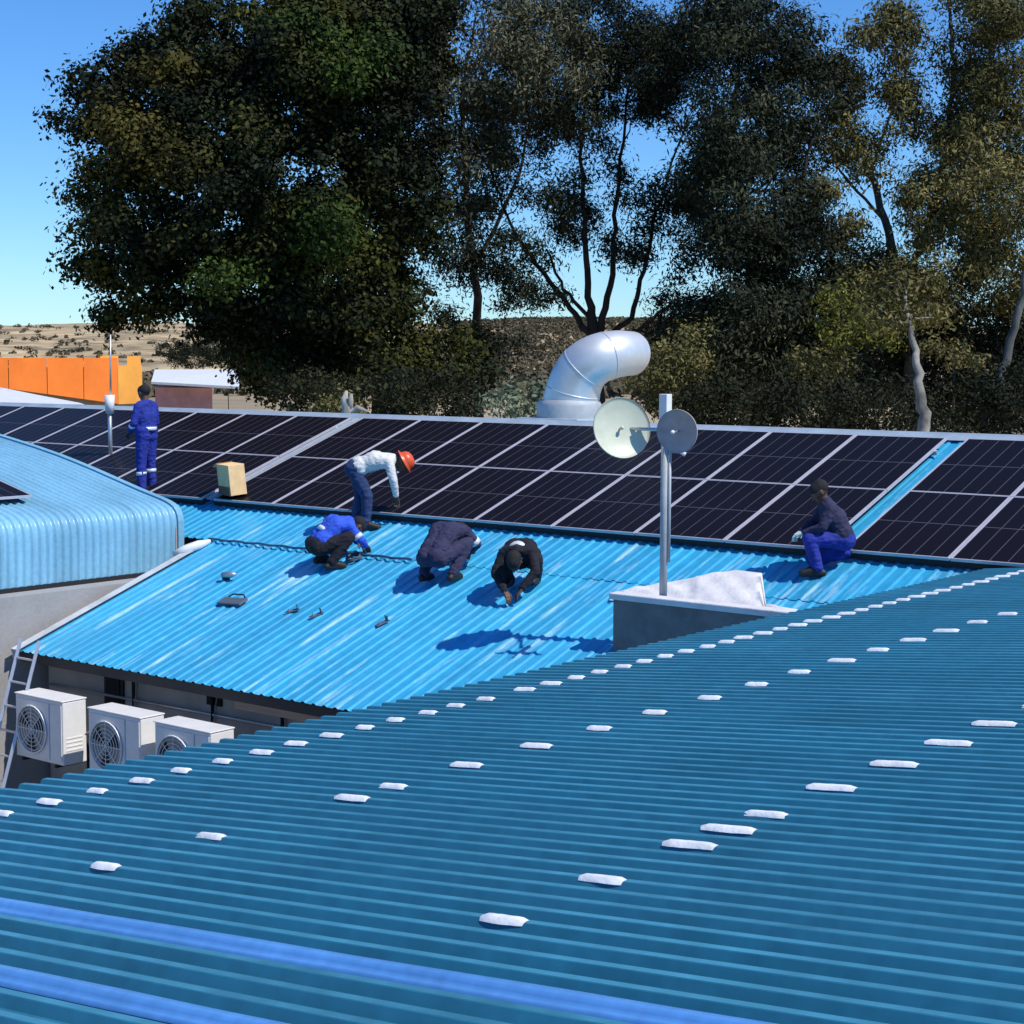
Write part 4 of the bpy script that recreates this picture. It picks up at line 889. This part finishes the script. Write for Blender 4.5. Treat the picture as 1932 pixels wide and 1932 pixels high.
tree('gum_tree', 'dark gum tree in the shade at the right edge with a pale curved trunk',
     [[(1858, 800, D-5, .24), (1880, 740, D-5, .22), (1900, 680, D-5, .2), (1925, 580, D-5, .18), (1950, 450, D-5, .1)]],
     [(1850, 620, 110, 70, D+3, 2), (1760, 640, 90, 80, D+3, 1.6), (1900, 720, 110, 90, D+2, 1.6), (1720, 180, 70, 60, D+6, 1.5), (1830, 740, 100, 70, D+3, 1.6), (1650, 700, 110, 90, D+3, 1.6), (1540, 280, 80, 70, D+6, 1.6), (1940, 620, 60, 100, D+2, 1.5)],
     LM['gumd'], MT['bark_mid'], per=5.4, n_each=105, size=.18, spread=.29, aspect=.34, droop=.7, holes=H2, nb=30)
# shrubs behind the ridge
def shrub(label, lm, blobs, per=14, n_each=42, size=.13, spread=.17, nb=18):
    b = blobs[0]
    return tree('shrub', label, [[(b[0], b[1]+b[3], b[4], .05), (b[0], b[1], b[4], .03)]], blobs, lm, MT['bark'], per=per, n_each=n_each, size=size, spread=spread, nb=nb, cat='shrub', group='shrubs behind the ridge')
shrub('sage green bush left of the silver duct', LM['sage'], [(965, 765, 52, 30, 34, 1.0), (990, 735, 30, 22, 34, .8)])
shrub('olive bush right of the silver duct', LM['olive'], [(1265, 690, 60, 50, 40, 1.2), (1230, 740, 50, 45, 40, 1.2), (1300, 650, 40, 40, 40, .8)])
shrub('bright yellow green bush under the dark gum', LM['lime'], [(1590, 600, 55, 45, 40, 1), (1630, 640, 60, 26, 40, 1), (1570, 560, 26, 30, 40, .6)], per=12)
shrub('small yellow green bush near the leaning trunk', LM['olive'], [(1800, 672, 70, 24, 40, .8), (1550, 690, 60, 30, 40, .8)], per=12)
shrub('dark green bush behind the ridge below the pale trunk', LM['dark'], [(820, 745, 110, 50, 38, 1.2), (720, 745, 110, 50, 38, 1.4), (580, 740, 90, 45, 40, 1.2)], per=11)
shrub('dark bush behind the ridge under the dense gum', LM['dark'], [(1400, 760, 120, 55, 38, 1.4), (1530, 770, 120, 50, 38, 1.4), (1300, 770, 60, 40, 38, 1)], per=11)
shrub('dark bush behind the ridge at the right edge', LM['dark'], [(1660, 770, 110, 60, 38, 1.4), (1820, 780, 120, 60, 38, 1.4), (1920, 760, 90, 80, 38, 1.4)], per=11)
shrub('small dark tree beyond the white roofed shed', LM['dark'], [(430, 655, 80, 34, 104, 3), (370, 672, 60, 22, 104, 2.4), (490, 690, 50, 50, 58, 1.5), (330, 660, 40, 18, 104, 2)], per=11)
shrub('olive bush with pale stems behind the ridge', LM['olive'], [(655, 760, 30, 26, 36, .6), (620, 770, 24, 16, 36, .5)], per=10)
# added trunk, its pale bark painting a sunlit patch on the olive gum's base
MT['bark_lit'] = mat('painted sunlit bark', (.09, .088, .08), .85, 0, .4, 1.6, col2=(.34, .32, .27), bump=.4, bscale=10)
tree('gum_tree', 'added gum tree whose pale bark paints the sunlit base of the olive gum, just behind the ridge at right',
     [[(1745, 830, 33, .27), (1741, 770, 33, .22), (1730, 690, 33.2, .15), (1716, 610, 33.6, .10), (1700, 540, 34, .08)]],
     [(1695, 530, 60, 38, 34, .8), (1742, 590, 50, 26, 34, .7), (1660, 590, 40, 26, 34, .6)], LM['olive'], MT['bark_lit'], per=5, n_each=90, size=.16, spread=.24, aspect=.34, droop=.7, nb=16)
pt = thing('tree_stump', 'pale forked trunk standing behind the ridge above the bending worker', 'stump', loc=tuple(at(657, 778, 33)))
MB().tube([(0, 0, -5), (0, 0, -.3), (-.02, 0, .10), (-.10, 0, .26), (-.14, .1, .40)], [.15, .13, .11, .07, .03], 9).tube([(.0, 0, .0), (.06, 0, .22), (.08, 0, .36)], [.08, .06, .03], 7).tube([(.0, 0, -.2), (.25, 0, .1), (.42, .1, .02)], [.08, .06, .03], 8).obj('trunk', MT['bark_pale'], pt, smooth=True)
# distant scrub on the hillside: one mass
cc = []
for k in range(2200):
    a = rng.uniform(-.32, .32) if rng.uniform() < .55 else rng.uniform(-.03, .12); d = rng.uniform(280, 1500); px = CX+F*math.tan(a)
    p = at(px, 677, d); hz = 0
    cc.append((p[0], p[1], 0))
for k in range(2600):
    a = rng.uniform(-.035, .10); d = rng.uniform(350, 1700); p = at(CX+F*math.tan(a), 677, d); cc.append((p[0], p[1], 0))
sm_ = MB()
import mathutils.bvhtree
bvh = mathutils.bvhtree.BVHTree.FromPolygons([v.co[:] for v in hl.data.vertices], [p.vertices[:] for p in hl.data.polygons])
cl = []
for p in cc:
    h = bvh.ray_cast(Vector((p[0], p[1], 200)), Vector((0, 0, -1)))[0]; z = h.z if h else 0
    s = rng.uniform(.6, 2.0)
    for q in range(3): cl.append((p[0]+rng.normal(0, s), p[1]+rng.normal(0, s), max(z, 0)+rng.uniform(.3, 1)*s))
me = leaves(np.array(cl), 4, 2.2, .8, .8); me.materials.append(leaf_mat('hill scrub', (.06, .055, .03), (.10, .085, .05), (.15, .12, .07), .05))
o = link('hill_scrub', me, None); o['kind'] = 'stuff'; o['label'] = 'dark scrub dotted over the dry hillside'; o['category'] = 'scrub'
